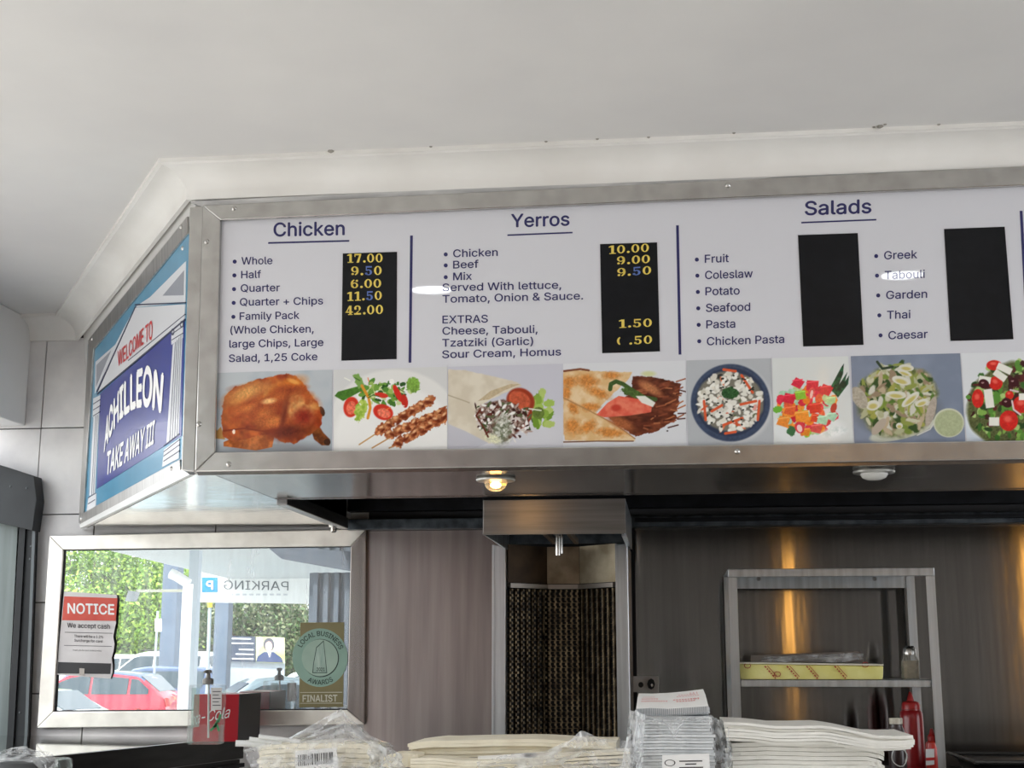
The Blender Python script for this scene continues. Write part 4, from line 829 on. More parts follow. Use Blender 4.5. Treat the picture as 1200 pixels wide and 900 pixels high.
# things on the rack
pk = thing('paper_ream', (.4, 4.6, zs), 'yellow wrapped pack of paper with red diagonal print on the shelf', 'paper pack')
a0, a1 = P4.at(868, 790)[0], P4.at(1037, 790)[0]; zk = P4.at(950, 776.5)[2]
YEL = mat('yellow_wrap', (244, 238, 160), .45, c2=(232, 224, 132), scale=12, bump=.5, bscale=22)
mb = MB(); mb.hexa([(a0, 4.525, zs+.001), (a1-.003, 4.525, zs+.001), (a1, 4.74, zs+.001), (a0, 4.74, zs+.001)], [(a0-.003, 4.53, zk-.004), (a1+.002, 4.53, zk-.010), (a1, 4.74, zk-.008), (a0, 4.74, zk-.003)]); mb.build('wrapper', YEL, pk, bevel=.006, smooth=True)
MB().hexa([(a0-.002, 4.52, zk-.0035), (a1, 4.52, zk-.0095), (a1, 4.745, zk-.0075), (a0, 4.745, zk-.002)], [(a0-.002, 4.52, zk+.001), (a1, 4.52, zk-.005), (a1, 4.745, zk-.003), (a0, 4.745, zk+.002)]).build('lid_sheet', PAPERC, pk, label='cream top sheet')
KP = YP(4.523); RW = mat('wrap_red', (176, 60, 40), .5)
def tick(x, y, L_, w_, ang):
    a = math.radians(ang); dx, dy = math.cos(a), math.sin(a); return [(x-dx*L_-dy*w_, y-dy*L_+dx*w_), (x+dx*L_-dy*w_, y+dy*L_+dx*w_), (x+dx*L_+dy*w_, y+dy*L_-dx*w_), (x-dx*L_+dy*w_, y-dy*L_-dx*w_)]
red = MB()
for x in (902, 928, 951, 984):
    for k in range(6):
        red.slab(KP, tick(x-5+k*2.3, 781.5+k*2.6, .8, .8 if k % 2 else 1.3, 135), .0012, 0)
    red.slab(KP, tick(x+3, 786.5, 8.5, .35, 48), .0012, 0)
for x, y in ((876, 780), (911, 790), (1014, 779)):
    for k in range(10):
        a = k*.6; red.slab(KP, tick(x+3.6*math.cos(a), y+2.8*math.sin(a), 1.2, .4, math.degrees(a)+90), .0012, 0)
red.build('red_print', RW, pk)
def film(name, topc, botc, Y, amp, label, cat, group=None, n=26, m=14, seed=1, parent=None, bulge=0.0, matr=None):
    r = np.random.RandomState(seed); L1 = r.rand(40, 40)
    def nz(a, b):
        i, j = int(a) % 38, int(b) % 38; fa, fb_ = a-int(a), b-int(b); fa = fa*fa*(3-2*fa); fb_ = fb_*fb_*(3-2*fb_)
        return (L1[i, j]*(1-fa)+L1[i+1, j]*fa)*(1-fb_)+(L1[i, j+1]*(1-fa)+L1[i+1, j+1]*fa)*fb_-.5
    topc, botc = np.array(topc, float), np.array(botc, float); G = []
    for j in range(m):
        v = j/(m-1); row = []
        for i in range(n):
            u = i/(n-1); k = np.linspace(0, 1, len(topc)); k2 = np.linspace(0, 1, len(botc))
            tx, ty_ = np.interp(u, k, topc[:, 0]), np.interp(u, k, topc[:, 1]); bx, by_ = np.interp(u, k2, botc[:, 0]), np.interp(u, k2, botc[:, 1])
            dep = amp*(nz(u*7, v*5)*2+nz(u*19+3, v*11)+.6*nz(u*3+v*9, v*2+9)) - bulge*math.sin(v*math.pi/2)
            x = tx*(1-v)+bx*v + 2*nz(u*11+5, v*8); y = ty_*(1-v)+by_*v+2.2*nz(u*12+9, v*3)
            row.append(YP(Y).at(x, y, 0)+np.array([0, dep, 0]))
        G.append(row)
    G = np.array(G); mb = MB().grid(G)
    o = mb.build(name, matr or FILM, parent, smooth=True, fixn=False)
    if label: prop(o, label, cat, group)
    return o
ls = MB()
film('plastic_sheet', [(893, 770), (930, 768), (960, 766.5), (1012, 765)], [(893, 775), (930, 775.5), (980, 776), (1012, 773)], 4.60, .012, 'crumpled clear plastic sheet lying on the yellow paper pack', 'plastic sheet', seed=4, m=6)
MB().slab(YP(4.72), [(880, 768), (1008, 763), (1012, 776), (880, 776)], 0, -.004).build('foil_card', mat('dark_card', (120, 110, 102), .5), None, 'brown card standing behind the yellow paper pack', 'card')
sk = thing('glass_shaker', (P4.at(1066, 795)[0], 4.58, zs), 'small square glass shaker with metal cap on the shelf', 'shaker')
q = YP(4.58); cx = q.at(1066.5, 780)[0]; zz0 = zs+.001; zz1 = q.at(1066, 768)[2]; zz2 = q.at(1066, 757)[2]; rr = (q.at(1077, 780)[0]-q.at(1056, 780)[0])/2
MB().lathe((cx, 4.58, zz0), [(rr*.9, 0), (rr, .004), (rr, (zz1-zz0)*.72), (rr*.66, (zz1-zz0)), (rr*.64, (zz1-zz0)+.006)], 24, square=5).build('glass_body', GLASS, sk, smooth=True)
MB().lathe((cx, 4.58, zz0+.003), [(rr*.82, 0), (rr*.86, .003), (rr*.84, (zz1-zz0)*.74)], 24, square=5).build('contents', mat('ground_spice', (186, 170, 142), .9, c2=(160, 146, 120), scale=60), sk)
MB().lathe((cx, 4.58, zz1), [(rr*.68, 0), (rr*.74, .002), (rr*.74, (zz2-zz1)*.7), (rr*.5, (zz2-zz1)), (.001, (zz2-zz1)*1.04)], 20).build('metal_cap', SCREW, sk, smooth=True)

# back worktop and squeeze bottles
WT = 1.235
bt_ = thing('rear_worktop', (.8, 4.6, WT), 'dark back worktop below the steel wall at the right', 'worktop')
MB().box(-.05, 2.4, 4.2, WY-.01, WT-.04, WT).build('top', mat('dark_top', (60, 58, 56), .35, .6, c2=(44, 43, 42), scale=9), bt_)
MB().box(.9, 2.4, 4.955, WY-.008, WT+.001, WT+.045).build('upstand', mat('upstand_dark', (86, 80, 74), .4, .8), bt_)
MB().box(-.05, 2.4, 4.21, 4.25, 1.0, WT-.041).build('apron', DARK, bt_)
def squeeze(name, pxc, ybase, y, pts, bodym, capm, label, cat, cap_from, extra=None):
    Pn = YP(y); c = Pn.at(pxc, 850); z0 = WT+.001
    t = thing(name, (c[0], y, z0), label, cat); prof = []
    for w_, py in pts: prof.append((abs(Pn.at(pxc+w_, 850)[0]-c[0]), Pn.at(pxc, py)[2]-z0))
    body = [p for p in prof[:cap_from+1]]; capp = prof[cap_from:]
    r0 = body[0][0]; MB().lathe((c[0], y, z0), [(r0*.92, 0), (r0, .004)]+body, 24).build('bottle_body', bodym, t, smooth=True)
    MB().lathe((c[0], y, z0+.0006), capp, 20).build('nozzle_cap', capm, t, smooth=True)
    return t, c, Pn
RED = mat('sauce_red', (150, 22, 28), .3, c2=(136, 18, 24), scale=4, coat=.3); BRN = mat('sauce_brown', (50, 34, 32), .3, coat=.3); DRED = mat('cap_red', (170, 34, 34), .32)
squeeze('sauce_bottle', 1068.5, 900, 4.62, [(13.8, 890), (13.8, 842), (13.2, 835), (11, 832.5), (11, 831.5), (11, 826), (9.5, 823), (4.5, 821.5), (2.8, 815), (1.4, 811)], RED, DRED, 'tall red squeeze bottle with a pointed red nozzle behind the brown one', 'squeeze bottle', 4)
t, c, Pn = squeeze('sauce_bottle', 1050, 900, 4.44, [(10.5, 890), (10.5, 862), (9, 855), (7.5, 851), (7.5, 849), (8, 848.5), (8, 842.5), (7.6, 841.5), (.5, 841.5)], BRN, mat('cream_cap', (216, 208, 190), .5), 'dark brown sauce bottle with a flat cream cap beside the white bags', 'squeeze bottle', 5)
rn = MB(); Q = YP(4.40)
pr_ = [Q.at(1054+9*math.cos(a), 887+11*math.sin(a)*(1+.12*math.sin(2*a))) for a in np.linspace(0, 6.28, 19)]; rn.path(pr_, .0016, 6)
rn.path([Q.at(1060, 878), Q.at(1063, 884), Q.at(1061, 893)], .0014, 6); rn.build('elastic_ring', mat('grey_white_elastic', (206, 206, 200), .6), None, 'pale elastic loop hanging on the brown sauce bottle', 'rubber band')
t, c, Pn = squeeze('sauce_bottle', 1091.5, 900, 4.52, [(8.6, 894), (8.6, 876), (7.6, 870), (5.4, 868.5), (5.4, 868), (5.4, 863), (3.6, 861), (2.6, 857), (1.6, 854)], mat('orange_red_bottle', (206, 44, 30), .3, coat=.3), DRED, 'small orange red sauce bottle with a white label by the rack leg', 'squeeze bottle', 4)
LP = YP(4.52-.0265); slab('label', LP, [(1085, 878), (1095, 877.5), (1095, 896), (1085, 897)], WHITE, t, f=.0006, b=-.001, label='white paper label'); slab('label_stripe', LP, [(1085, 888), (1095, 887.5), (1095, 891), (1085, 891.5)], REDP, t, f=.0012, b=.0004)
pn = thing('frying_pan', (1.1, 4.55, WT), 'black tray with a rolled steel rim at the lower right corner', 'tray')
Q = YP(4.45); e0 = Q.at(1142, 888); 
xs0 = e0[0]; zt2 = WT+.055
pm = MB(); pm.hexa([(xs0+.03, 4.42, WT+.001), (xs0+.5, 4.42, WT+.001), (xs0+.5, 4.75, WT+.001), (xs0+.03, 4.75, WT+.001)], [(xs0, 4.4, zt2-.006), (xs0+.54, 4.4, zt2-.006), (xs0+.54, 4.78, zt2-.006), (xs0, 4.78, zt2-.006)]); pm.build('tray_body', mat('tray_black', (26, 27, 28), .3, .5), pn, bevel=.008, smooth=True)
rim = MB(); cs = [(xs0-.012, 4.39), (xs0+.55, 4.39), (xs0+.55, 4.79), (xs0-.012, 4.79), (xs0-.012, 4.39)]
for a, b in zip(cs[:-1], cs[1:]): rim.tube((a[0], a[1], zt2), (b[0], b[1], zt2), .006, seg=8)
rim.build('tray_rim', mat('tray_rim_grey', (110, 110, 108), .25, .8), pn, smooth=True)
pn.name = 'oven_tray'

# ================================================================== left counter with hand sanitiser and box
LC = 1.315
lc = thing('side_counter', (-2.1, 4.4, LC-.1), 'dark steel side counter below the mirror at the left', 'counter')
A = ZP(LC).at(322, 856.5); B = ZP(LC).at(60, 886); d = (B-A)[:2]; B2 = A[:2]+d*1.25
ft = [(A[0], 4.985, LC), (B2[0], B2[1], LC), (-2.9, B2[1], LC), (-2.9, 4.985, LC)]
S_CT = steel('counter_steel', (186, 188, 184), .05, .02, 0)
MB().hexa([(x, y, z-.004) for x, y, z in ft], ft).build('counter_top', S_CT, lc)
n2 = np.array([-d[1], d[0]]); n2 = n2/np.hypot(*n2); n2 = -n2 if n2[0] < 0 else n2
def face(o0, o1, z0, z1, m, nm):
    a, b = np.array([A[0], 4.985]), B2
    MB().hexa([(*(a+n2*o0), z0), (*(b+n2*o0), z0), (*(b+n2*o1), z0), (*(a+n2*o1), z0)], [(*(a+n2*o0), z1), (*(b+n2*o0), z1), (*(b+n2*o1), z1), (*(a+n2*o1), z1)]).build(nm, m, lc, bevel=.002)
face(-.01, .012, LC-.075, LC+.002, mat('edge_dark', (66, 66, 64), .3, .85, c2=(56, 56, 54), scale=5, stretch=(1, 1, 9)), 'front_edge'); face(-.02, -.002, .8, LC-.078, mat('front_dark', (60, 60, 58), .35, .8), 'front_panel')
face(.004, .018, LC-.105, LC-.09, DARK, 'ledge_strip')
# drink dispenser box
bx = thing('napkin_box', (-1.55, 4.75, LC), 'red and black box with white script lettering standing on the side counter', 'box')
Q = YP(4.62); r0 = Q.at(221, 850)[0]; r1 = YP(4.70).at(279, 850)[0]; r2 = YP(4.92).at(303, 850)[0]
zt3 = YP(4.70).at(279, 813.5)[2]; zb3 = LC+.001
pa, pb, pc, pd = (r0, 4.66), (r1, 4.70), (r2-.0, 4.925), (r0+.03, 4.90)
MB().hexa([(*pa, zb3), (*pb, zb3), (*pc, zb3), (*pd, zb3)], [(*pa, zt3), (*pb, zt3), (*pc, zt3), (*pd, zt3)]).build('box_body', mat('box_red', (186, 28, 44), .35, coat=.3), bx, bevel=.002)
n_ = np.array([-(pc[1]-pb[1]), pc[0]-pb[0]]); n_ = -n_/np.hypot(*n_)
BS = Plane((pb[0], pb[1], 0), (n_[0], n_[1], 0)); 
if BS.n[0] < 0: BS.n = -BS.n
def wq(nm, m, a, b, o, z0, z1, t=.003):
    nn = BS.n[:2]; a, b = np.array(a), np.array(b); MB().hexa([(*(a+nn*o), z0), (*(b+nn*o), z0), (*(b+nn*(o-t)), z0), (*(a+nn*(o-t)), z0)], [(*(a+nn*o), z1), (*(b+nn*o), z1), (*(b+nn*(o-t)), z1), (*(a+nn*(o-t)), z1)]).build(nm, m, bx)
wq('black_side', mat('box_black', (24, 24, 26), .4), pb, pc, .003, zb3, zt3)
n_ = np.array([pb[1]-pa[1], -(pb[0]-pa[0])]); BF = Plane((pa[0], pa[1], 0), (n_[0], n_[1], 0))
text('Coca-Cola', [(222, 851), (235, 847), (268, 841)], [(222, 838), (235, 834), (268, 828)], BF, WHITE, bx, off=.003, bold=0.000, shear=.05)
# sanitiser bottle
sb = thing('sanitiser_bottle', (-1.62, 4.6, LC), 'clear square hand sanitiser bottle with grey pump in front of the red box', 'pump bottle')
Yb = 4.56; Q = YP(Yb); cx = Q.at(242.5, 830)[0]; hw = (Q.at(261.5, 830)[0]-Q.at(223, 830)[0])/2; zsh = Q.at(242, 802.5)[2]; z0 = LC+.001
MB().lathe((cx, Yb, z0), [(hw*.94, 0), (hw, .005), (hw, zsh-z0-.006), (hw*.95, zsh-z0), (.014, zsh-z0+.002), (.014, zsh-z0+.008)], 32, sy=.62, square=9).build('bottle_shell', CLEAR, sb, smooth=True)
MB().lathe((cx, Yb, z0+.004), [(hw*.90, 0), (hw*.92, .003), (hw*.92, (zsh-z0)*.30)], 28, sy=.56, square=9).build('gel', clear_mat('clear_gel', (206, 226, 216), .05), sb, smooth=True)
GRP = mat('pump_grey', (128, 124, 118), .4)
zp = Q.at(242, 784.5)[2]
MB().lathe((cx, Yb, zsh+.002), [(.016, 0), (.0185, .002), (.0185, .014), (.015, .019), (.008, .021), (.006, zp-zsh-.014)], 20).build('pump_collar', GRP, sb, smooth=True)
mb = MB().lathe((cx, Yb, zp-.013), [(.006, 0), (.011, .002), (.011, .010), (.008, .012)], 16); mb.tube((cx, Yb-.002, zp-.006), (cx-.004, Yb-.030, zp-.008), .005, .004, 10); mb.build('pump_head', GRP, sb, smooth=True)
MB().tube((cx+.003, Yb, zsh), (cx+.009, Yb, z0+.02), .0035, seg=8).build('dip_tube', mat('tube_white', (214, 220, 214), .4), sb)
LQ = YP(Yb-hw*.62-.0012)
slab('side_label', LQ, [(224.5, 806), (234, 806), (233, 852), (224, 853)], clear_mat('green_tint', (150, 190, 170), .3), sb, f=.0006, label='pale green strip down the left')
slab('side_label', LQ, [(247, 806), (260, 806), (259.5, 832), (247, 832)], mat('pale_grey_label', (198, 194, 190), .5), sb, f=.0006, label='grey text label on the right')
for k in range(5): slab('print_line', LQ, [(249, 810+k*4), (258.5-(k % 2)*2, 810+k*4), (258.5-(k % 2)*2, 811+k*4), (249, 811+k*4)], MATS['grey_ink'], sb, f=.0012, b=.0007)
lf = MB()
for x, y, a in ((253, 848, 60), (257, 842, 75), (250, 853, 40), (255, 852, 110)): lf.slab(LQ, tick(x, y, 5, 1.4, 180-a), .001, 0)
lf.build('leaf_print', mat('leaf_green', (60, 130, 80), .5), sb)

# ================================================================== paper bags on the serving counter
FY = 2.85; CT = 1.30
ct_ = thing('serving_counter', (.2, 2.9, CT-.06), 'white topped serving counter holding the stacks of paper bags', 'counter')
MB().box(-1.35, 2.2, 2.7, 3.25, CT-.05, CT).build('counter_top', mat('counter_white', (214, 214, 210), .3), ct_, bevel=.004)
MB().box(-1.33, 2.18, 2.72, 3.22, .0, CT-.052).build('cabinet', mat('cabinet_steel', (160, 160, 158), .3, .8), ct_)
def sheetbag(name, top, thick, Y, depth, m, label, cat, group, ragged=0.0, seed=0, n=22, skew=0.0):
    """top: photo points along the front upper edge; thick in px; a flat paper bag bent to that line"""
    r = random.Random(seed); top = np.array(top, float); k = np.linspace(0, 1, len(top)); Pn = YP(Y); mb = MB(); R = []
    for i in range(n):
        u = i/(n-1); x = np.interp(u, k, top[:, 0]); y = np.interp(u, k, top[:, 1]) + r.uniform(-ragged, ragged)
        a = Pn.at(x, y); b = Pn.at(x, y+thick); bk = skew*u
        f = r.uniform(-.0015, .0015)
        R.append([a+np.array([0, f, 0]), b+np.array([0, f*.6-.001, 0]), b+np.array([bk, depth, .0]), a+np.array([bk, depth, .0])])
    for a, b in zip(R[:-1], R[1:]):
        nn = len(mb.v); mb.v += [tuple(p) for p in a]+[tuple(p) for p in b]
        for q in range(4): q2 = (q+1) % 4; mb.f.append((nn+q, nn+q2, nn+4+q2, nn+4+q))
    mb.quad(*R[0]); mb.quad(*R[-1][::-1])
    bm_ = mb
    # weld shared rings through remove doubles
    o = bm_.build(name, m, None, label, cat, group, smooth=False)
    b2 = bmesh.new(); b2.from_mesh(o.data); bmesh.ops.remove_doubles(b2, verts=b2.verts, dist=1e-5); bmesh.ops.recalc_face_normals(b2, faces=b2.faces); b2.to_mesh(o.data); b2.free()
    return o
ORD = ['topmost', 'second from the top', 'third from the top', 'fourth from the top', 'fifth from the top', 'sixth from the top', 'seventh from the top', 'eighth from the top', 'lowest']
rr = random.Random(5)
# white stack at the right: lower block and the slipped upper bundle
for k in range(8):
    y = 870+k*5.2; e = rr.uniform(-2, 2)
    sheetbag('paper_bag', [(857+e, y+1), (900, y-.4), (960, y+1.2), (1015, y+.8), (1030+e, y+4), (1035+e, y+6.5)], 4.7, 2.86+rr.uniform(-.006, .006), .26, PAPERW, 'white bag, %s of the neat stack beside the sauce bottles' % ORD[k], 'paper bag', 'white bags in the lower right stack', .15, k)
for k in range(6):
    y = 845+k*3.7; e = rr.uniform(-2, 2)
    sheetbag('paper_bag', [(848+k*.7, y+1), (880, y+2.5), (910, y+6.2), (945, y+5.5), (968, y+5.3), (992, y+9.5), (1026, y+17-k*.6), (1050, y+17.5-k*1.0), (1072+e-k*.5, y+17-k*1.2)], 3.3, 2.83+rr.uniform(-.005, .005), .24, PAPERW, 'white bag, %s of the bundle slipped askew at the right' % ORD[k], 'paper bag', 'white bags in the slipped upper bundle', .2, 20+k)
# printed stack in torn film in the middle
for k in range(18):
    y = 838.5+k*3.6; e = rr.uniform(-1.2, 1.2)
    sheetbag('paper_bag', [(745+e, y+1), (780, y+.4), (833+e*1.5+(k > 5)*4, y+1)], 3.1, 2.82+(.0025 if k % 2 else -.001)+rr.uniform(-.001, .001), .2, PAPERG, 'plain white bag in the film wrapped middle stack', 'paper bag', 'plain bags in the middle film wrapped stack', .1, 40+k)
GRS = mat('serrated_grey', (156, 160, 164), .7, c2=(226, 228, 230), scale=90, stretch=(14, 1, .3), lo=.45, hi=.55)
for k in range(2):
    sheetbag('paper_bag', [(744+k*2, 833+k*2.8), (780, 833+k*2.8), (832, 830+k*3.4)], 2.6, 2.818, .2, GRS, '%s grey bag with serrated mouth under the printed bag' % ['upper', 'lower'][k], 'paper bag', 'serrated bags under the printed one', .3, 60+k)
pb = thing('paper_bag', (.0, 2.82, 1.45), 'white printed bag with faint red text lying on top of the middle stack', 'paper bag')
Q0, Q1 = YP(2.81), YP(3.00)
tp = [Q0.at(745.5, 830), Q0.at(762, 829.2), Q0.at(782, 830), Q0.at(808, 828.4), Q0.at(830, 827)]
tb = [Q1.at(748.5, 812.5), Q1.at(764, 812.8), Q1.at(785, 811.8), Q1.at(806, 809.8), Q1.at(824, 807.5)]
mid = [a*.5+b*.5+np.array([0, 0, .004]) for a, b in zip(tp, tb)]
g = np.array([tp, mid, tb]); mb = MB().grid(g); lo = g.copy(); lo[..., 2] -= .012; mb.grid(lo[:, ::-1])
for row in (0, 2):
    for i in range(4): mb.quad(g[row, i], g[row, i+1], lo[row, i+1], lo[row, i])
for i in (0, 4):
    for j in range(2): mb.quad(g[j, i], g[j+1, i], lo[j+1, i], lo[j, i])
mb.build('bag_sheet', mat('print_bag_white', (244, 244, 242), .75), pb)
PK = mat('faint_red', (226, 150, 146), .7)
def ont(u, v, o=.0012): # on the sloping top
    i = min(3, int(u*4)); f = u*4-i; a = tp[i]*(1-f)+tp[i+1]*f; b = tb[i]*(1-f)+tb[i+1]*f; p = a*(1-v)+b*v; p = p+np.array([0, 0, .004*(1-abs(2*v-1))+o]); return p
pm = MB()
for (u0, u1, v) in ((.08, .5, .30), (.08, .34, .42), (.56, .88, .34), (.6, .9, .5), (.1, .3, .55), (.62, .85, .62), (.6, .82, .25)):
    for s in np.arange(u0, u1, .035): pm.quad(ont(s, v), ont(s+.024, v), ont(s+.024, v+.035), ont(s, v+.035))
for s in (.78, .83, .88): pm.quad(ont(s, .3), ont(s+.008, .3), ont(s+.008, .8), ont(s, .8))
pm.build('red_lines', PK, pb, fixn=False)
tooth = MB()
for i in range(46):
    u = i/46; i0 = min(3, int(u*4)); f = u*4-i0; a = tp[i0]*(1-f)+tp[min(4, i0+1)]*f; tooth.box(a[0], a[0]+.0016, a[1]-.002, a[1], a[2]-.016, a[2]-.001)
tooth.build('serrated_edge', mat('serration', (170, 174, 178), .7), pb)
lb = slab('card_label', YP(2.80), [(776, 885), (831, 883), (833, 912), (776, 912)], WHITE, None, f=.001, b=-.001); prop(lb, 'small white printed label on the front of the middle stack', 'label')
for (a, b, y) in ((796, 823, 891), (803, 816, 894.5), (796, 824, 898.5)): slab('print_line', YP(2.80), [(a, y+.4), (b, y), (b, y+1.4), (a, y+1.8)], MATS['grey_ink'], lb, f=.0016, b=.0009)
mb = MB()
for k in range(14):
    a, b = k/14*6.28, (k+1)/14*6.28; mb.quad(*[YP(2.80).at(785+r*math.cos(t), 894+r*.6*math.sin(t), .0016) for r, t in ((6.5, a), (6.5, b), (5.3, b), (5.3, a))])
mb.build('print_swirl', MATS['grey_ink'], lb, fixn=False)
# cream stack between
for k in range(5):
    y = 866+k*4.1; e = rr.uniform(-1, 1)
    sheetbag('paper_bag', [(478+k*2+e, y+5.5-k*.7), (505, y+1.8), (525, y+2.2), (560, y+1.2), (600, y+.4), (625, y+.2), (665, y+2.2), (700, y+4), (722, y+4)], 3.8, 2.92+rr.uniform(-.006, .006), .2, PAPERC, 'cream paper bag, %s of the wavy rear stack before the grill' % ORD[k], 'paper bag', 'cream bags in the wavy rear stack', .15, 70+k)
for k in range(5):
    y = 889.5+k*3.6
    sheetbag('paper_bag', [(481, y-1), (510, y-1.4), (545, y+2.2), (600, y+1), (640, y-2.5), (690, y-7+k), (738, y-9+k)], 3.3, 2.82+rr.uniform(-.004, .004), .09, PAPERC, 'cream paper bag, %s of the front stack under clear film' % ORD[k], 'paper bag', 'cream bags in the front film wrapped stack', .15, 90+k)
sheetbag('paper_bag', [(448, 888), (456, 884), (478, 883), (490, 884)], 16, 2.84, .1, PAPERC, 'short cream bag end sticking out beside the wrapped napkins', 'paper bag', None, .3, 99)
kn = MB(); Q = YP(2.85); kn.slab(Q, [(614, 884), (628, 883.5), (628, 888), (614, 888.5)], .012, 0); kn.build('bag_clip', INK, None, 'small black clip between the cream bag stacks', 'clip')
slab('paper_slip', YP(2.86), [(560, 886), (617, 883), (619, 889), (560, 891)], WHITE, None, f=.001, b=-.001, label='thin white paper slip between the cream stacks', cat='paper slip')
# wrapped napkins with barcode at the left
for k in range(6):
    y = 872+k*5.4; e = rr.uniform(-2, 2)
    sheetbag('napkin', [(302+e, y+2), (340, y), (400, y-.5), (436+e, y+1.5)], 4.9, 2.87+rr.uniform(-.004, .004), .13, PAPERC, 'folded cream napkin, %s inside the clear wrapped barcode pack' % ORD[k], 'napkin', 'napkins in the wrapped pack', .3, 110+k)
bl = slab('barcode_label', YP(2.846), [(346, 880), (394, 876), (398, 912), (346, 912)], WHITE, None, f=.001, b=-.001); prop(bl, 'white barcode label on the front of the wrapped napkins', 'label')
br = random.Random(9); x = 349.0
while x < 390:
    wv = br.choice((.7, 1.1, 1.8)); t = (x-348)/44; y0 = 885-4.0*t; slab('bar', YP(2.846), [(x, y0), (x+wv, y0-.1), (x+wv+.4, y0+13), (x+.4, y0+13)], INK, bl, f=.0016, b=.0009); x += wv+br.choice((.8, 1.1, 1.5))
for k, (x, y, xx, yy, r_) in enumerate(((276, 871, 318, 872, .0065), (292, 866, 330, 871, .005), (303, 863, 352, 869, .0045))):
    a, b = YP(2.86).at(x, y), YP(2.88).at(xx, yy); mb = MB(); mb.tube(a, b, r_, seg=14); mb.build('rolled_napkin', mat('napkin_end', (228, 230, 228), .7), None, ['thickest rolled white napkin poking out lowest at the left end', 'short rolled white napkin poking out in the middle of three', 'longest rolled white napkin poking out highest of three'][k], 'napkin', smooth=True)
film('plastic_film', [(300, 869), (330, 867), (352, 858), (372, 846), (398, 831), (412, 842), (436, 862), (458, 872)], [(288, 880), (320, 880), (352, 876), (380, 874), (410, 872), (430, 874), (446, 882), (460, 884)], 2.93, .03, 'peaked crumpled clear film above the wrapped napkins', 'plastic film', seed=2, n=34, m=16)
film('plastic_film', [(284, 878), (320, 871), (352, 868), (400, 866), (430, 868), (450, 874)], [(300, 915), (330, 915), (380, 915), (410, 915), (440, 915), (452, 912)], 2.835, .010, 'clear film stretched over the front of the wrapped napkins', 'plastic film', seed=8, n=36, m=14)
film('plastic_film', [(430, 866), (455, 876), (470, 884)], [(436, 912), (452, 912), (478, 912)], 2.83, .02, 'loose clear film tail between napkins and cream bags', 'plastic film', seed=12, n=14, m=12)
film('plastic_film', [(560, 892), (590, 885), (640, 880), (668, 868), (682, 855), (700, 864), (722, 868), (748, 868)], [(560, 912), (600, 912), (640, 912), (680, 912), (700, 912), (720, 912), (750, 912)], 2.805, .02, 'clear film with a small peak over the front cream bags', 'plastic film', seed=21, n=40, m=16)
film('plastic_film', [(738, 832), (748, 834), (756, 838)], [(728, 905), (742, 908), (752, 910)], 2.80, .018, 'torn clear film edge down the left side of the middle stack', 'plastic film', seed=31, n=10, m=24)
film('plastic_film', [(832, 838), (842, 842), (852, 852), (857, 866)], [(836, 905), (846, 905), (854, 903), (858, 898)], 2.84, .022, 'billowing clear film between the middle and right stacks', 'plastic film', seed=41, n=14, m=24)
film('plastic_film', [(745, 836), (780, 842), (805, 842), (836, 838)], [(745, 847), (783, 850), (790, 868), (800, 845), (836, 848)], 2.80, .010, 'torn film flap hanging over the front of the middle stack', 'plastic film', seed=51, n=30, m=8)
# plastic bag end at the lower left
film('plastic_film', [(-8, 882), (10, 878), (26, 875), (45, 879), (62, 884), (68, 892)], [(-8, 893), (12, 892), (30, 891), (44, 893), (52, 905), (60, 915)], 3.35, .02, 'crumpled clear film lying at the lower left corner by the door', 'plastic film', seed=61, n=24, m=12)
dk = thing('counter_stool', (-1.85, 3.3, 1.0), 'dark rounded appliance top in the lower left corner', 'appliance'); dk.name = 'dark_appliance'
a = YP(3.4).at(-20, 893); b = YP(3.4).at(48, 893)
MB().box(a[0], b[0], 3.38, 3.6, 1.0, a[2]).build('appliance_body', mat('appliance_dark', (44, 46, 46), .4), dk, bevel=.012, smooth=True)
c = YP(3.35).at(60, 900); MB().lathe((c[0], 3.42, 1.05), [(.022, 0), (.022, c[2]-1.05), (.018, c[2]-1.05+.016), (.001, c[2]-1.05+.022)], 20).build('clear_knob', CLEAR, dk, smooth=True)

# ================================================================== ceiling lamps and tube lamps (seen as reflections)
def ceil_lamp(x, y, lbl):
    t = thing('ceiling_light', (x, y, CEIL-.03), lbl, 'ceiling light')
    MB().lathe((x, y, CEIL-.014), [(.092, 0), (.095, .004), (.095, .013)], 32).build('rim', WHITE, t)
    MB().lathe((x, y, CEIL-.020), [(.078, 0), (.080, .004), (.080, .006)], 32).build('diffuser', mat('led_diffuser', (255, 255, 255), .5, emis=(246, 250, 255), es=11), t)
ceil_lamp(-.967, 1.43, 'round white ceiling light left of the customer area'); ceil_lamp(.938, 1.43, 'round white ceiling light right of the customer area')
for x, z0, z1, lb_ in ((.99, 1.5, 2.88, 'warm vertical tube lamp on the dark front wall nearer the door'), (2.93, .7, 2.88, 'warm vertical tube lamp on the dark front wall far from the door')):
    t = thing('tube_lamp', (x, -1.95, z0), lb_, 'lamp'); MB().tube((x, -1.94, z0), (x, -1.94, z1), .030, seg=12).build('tube', mat('warm_tube', (255, 200, 110), .5, emis=(255, 186, 92), es=3.0), t, smooth=True)
    MB().box(x-.03, x+.03, -1.998, -1.975, z0-.02, z1).build('backplate', INK, t)

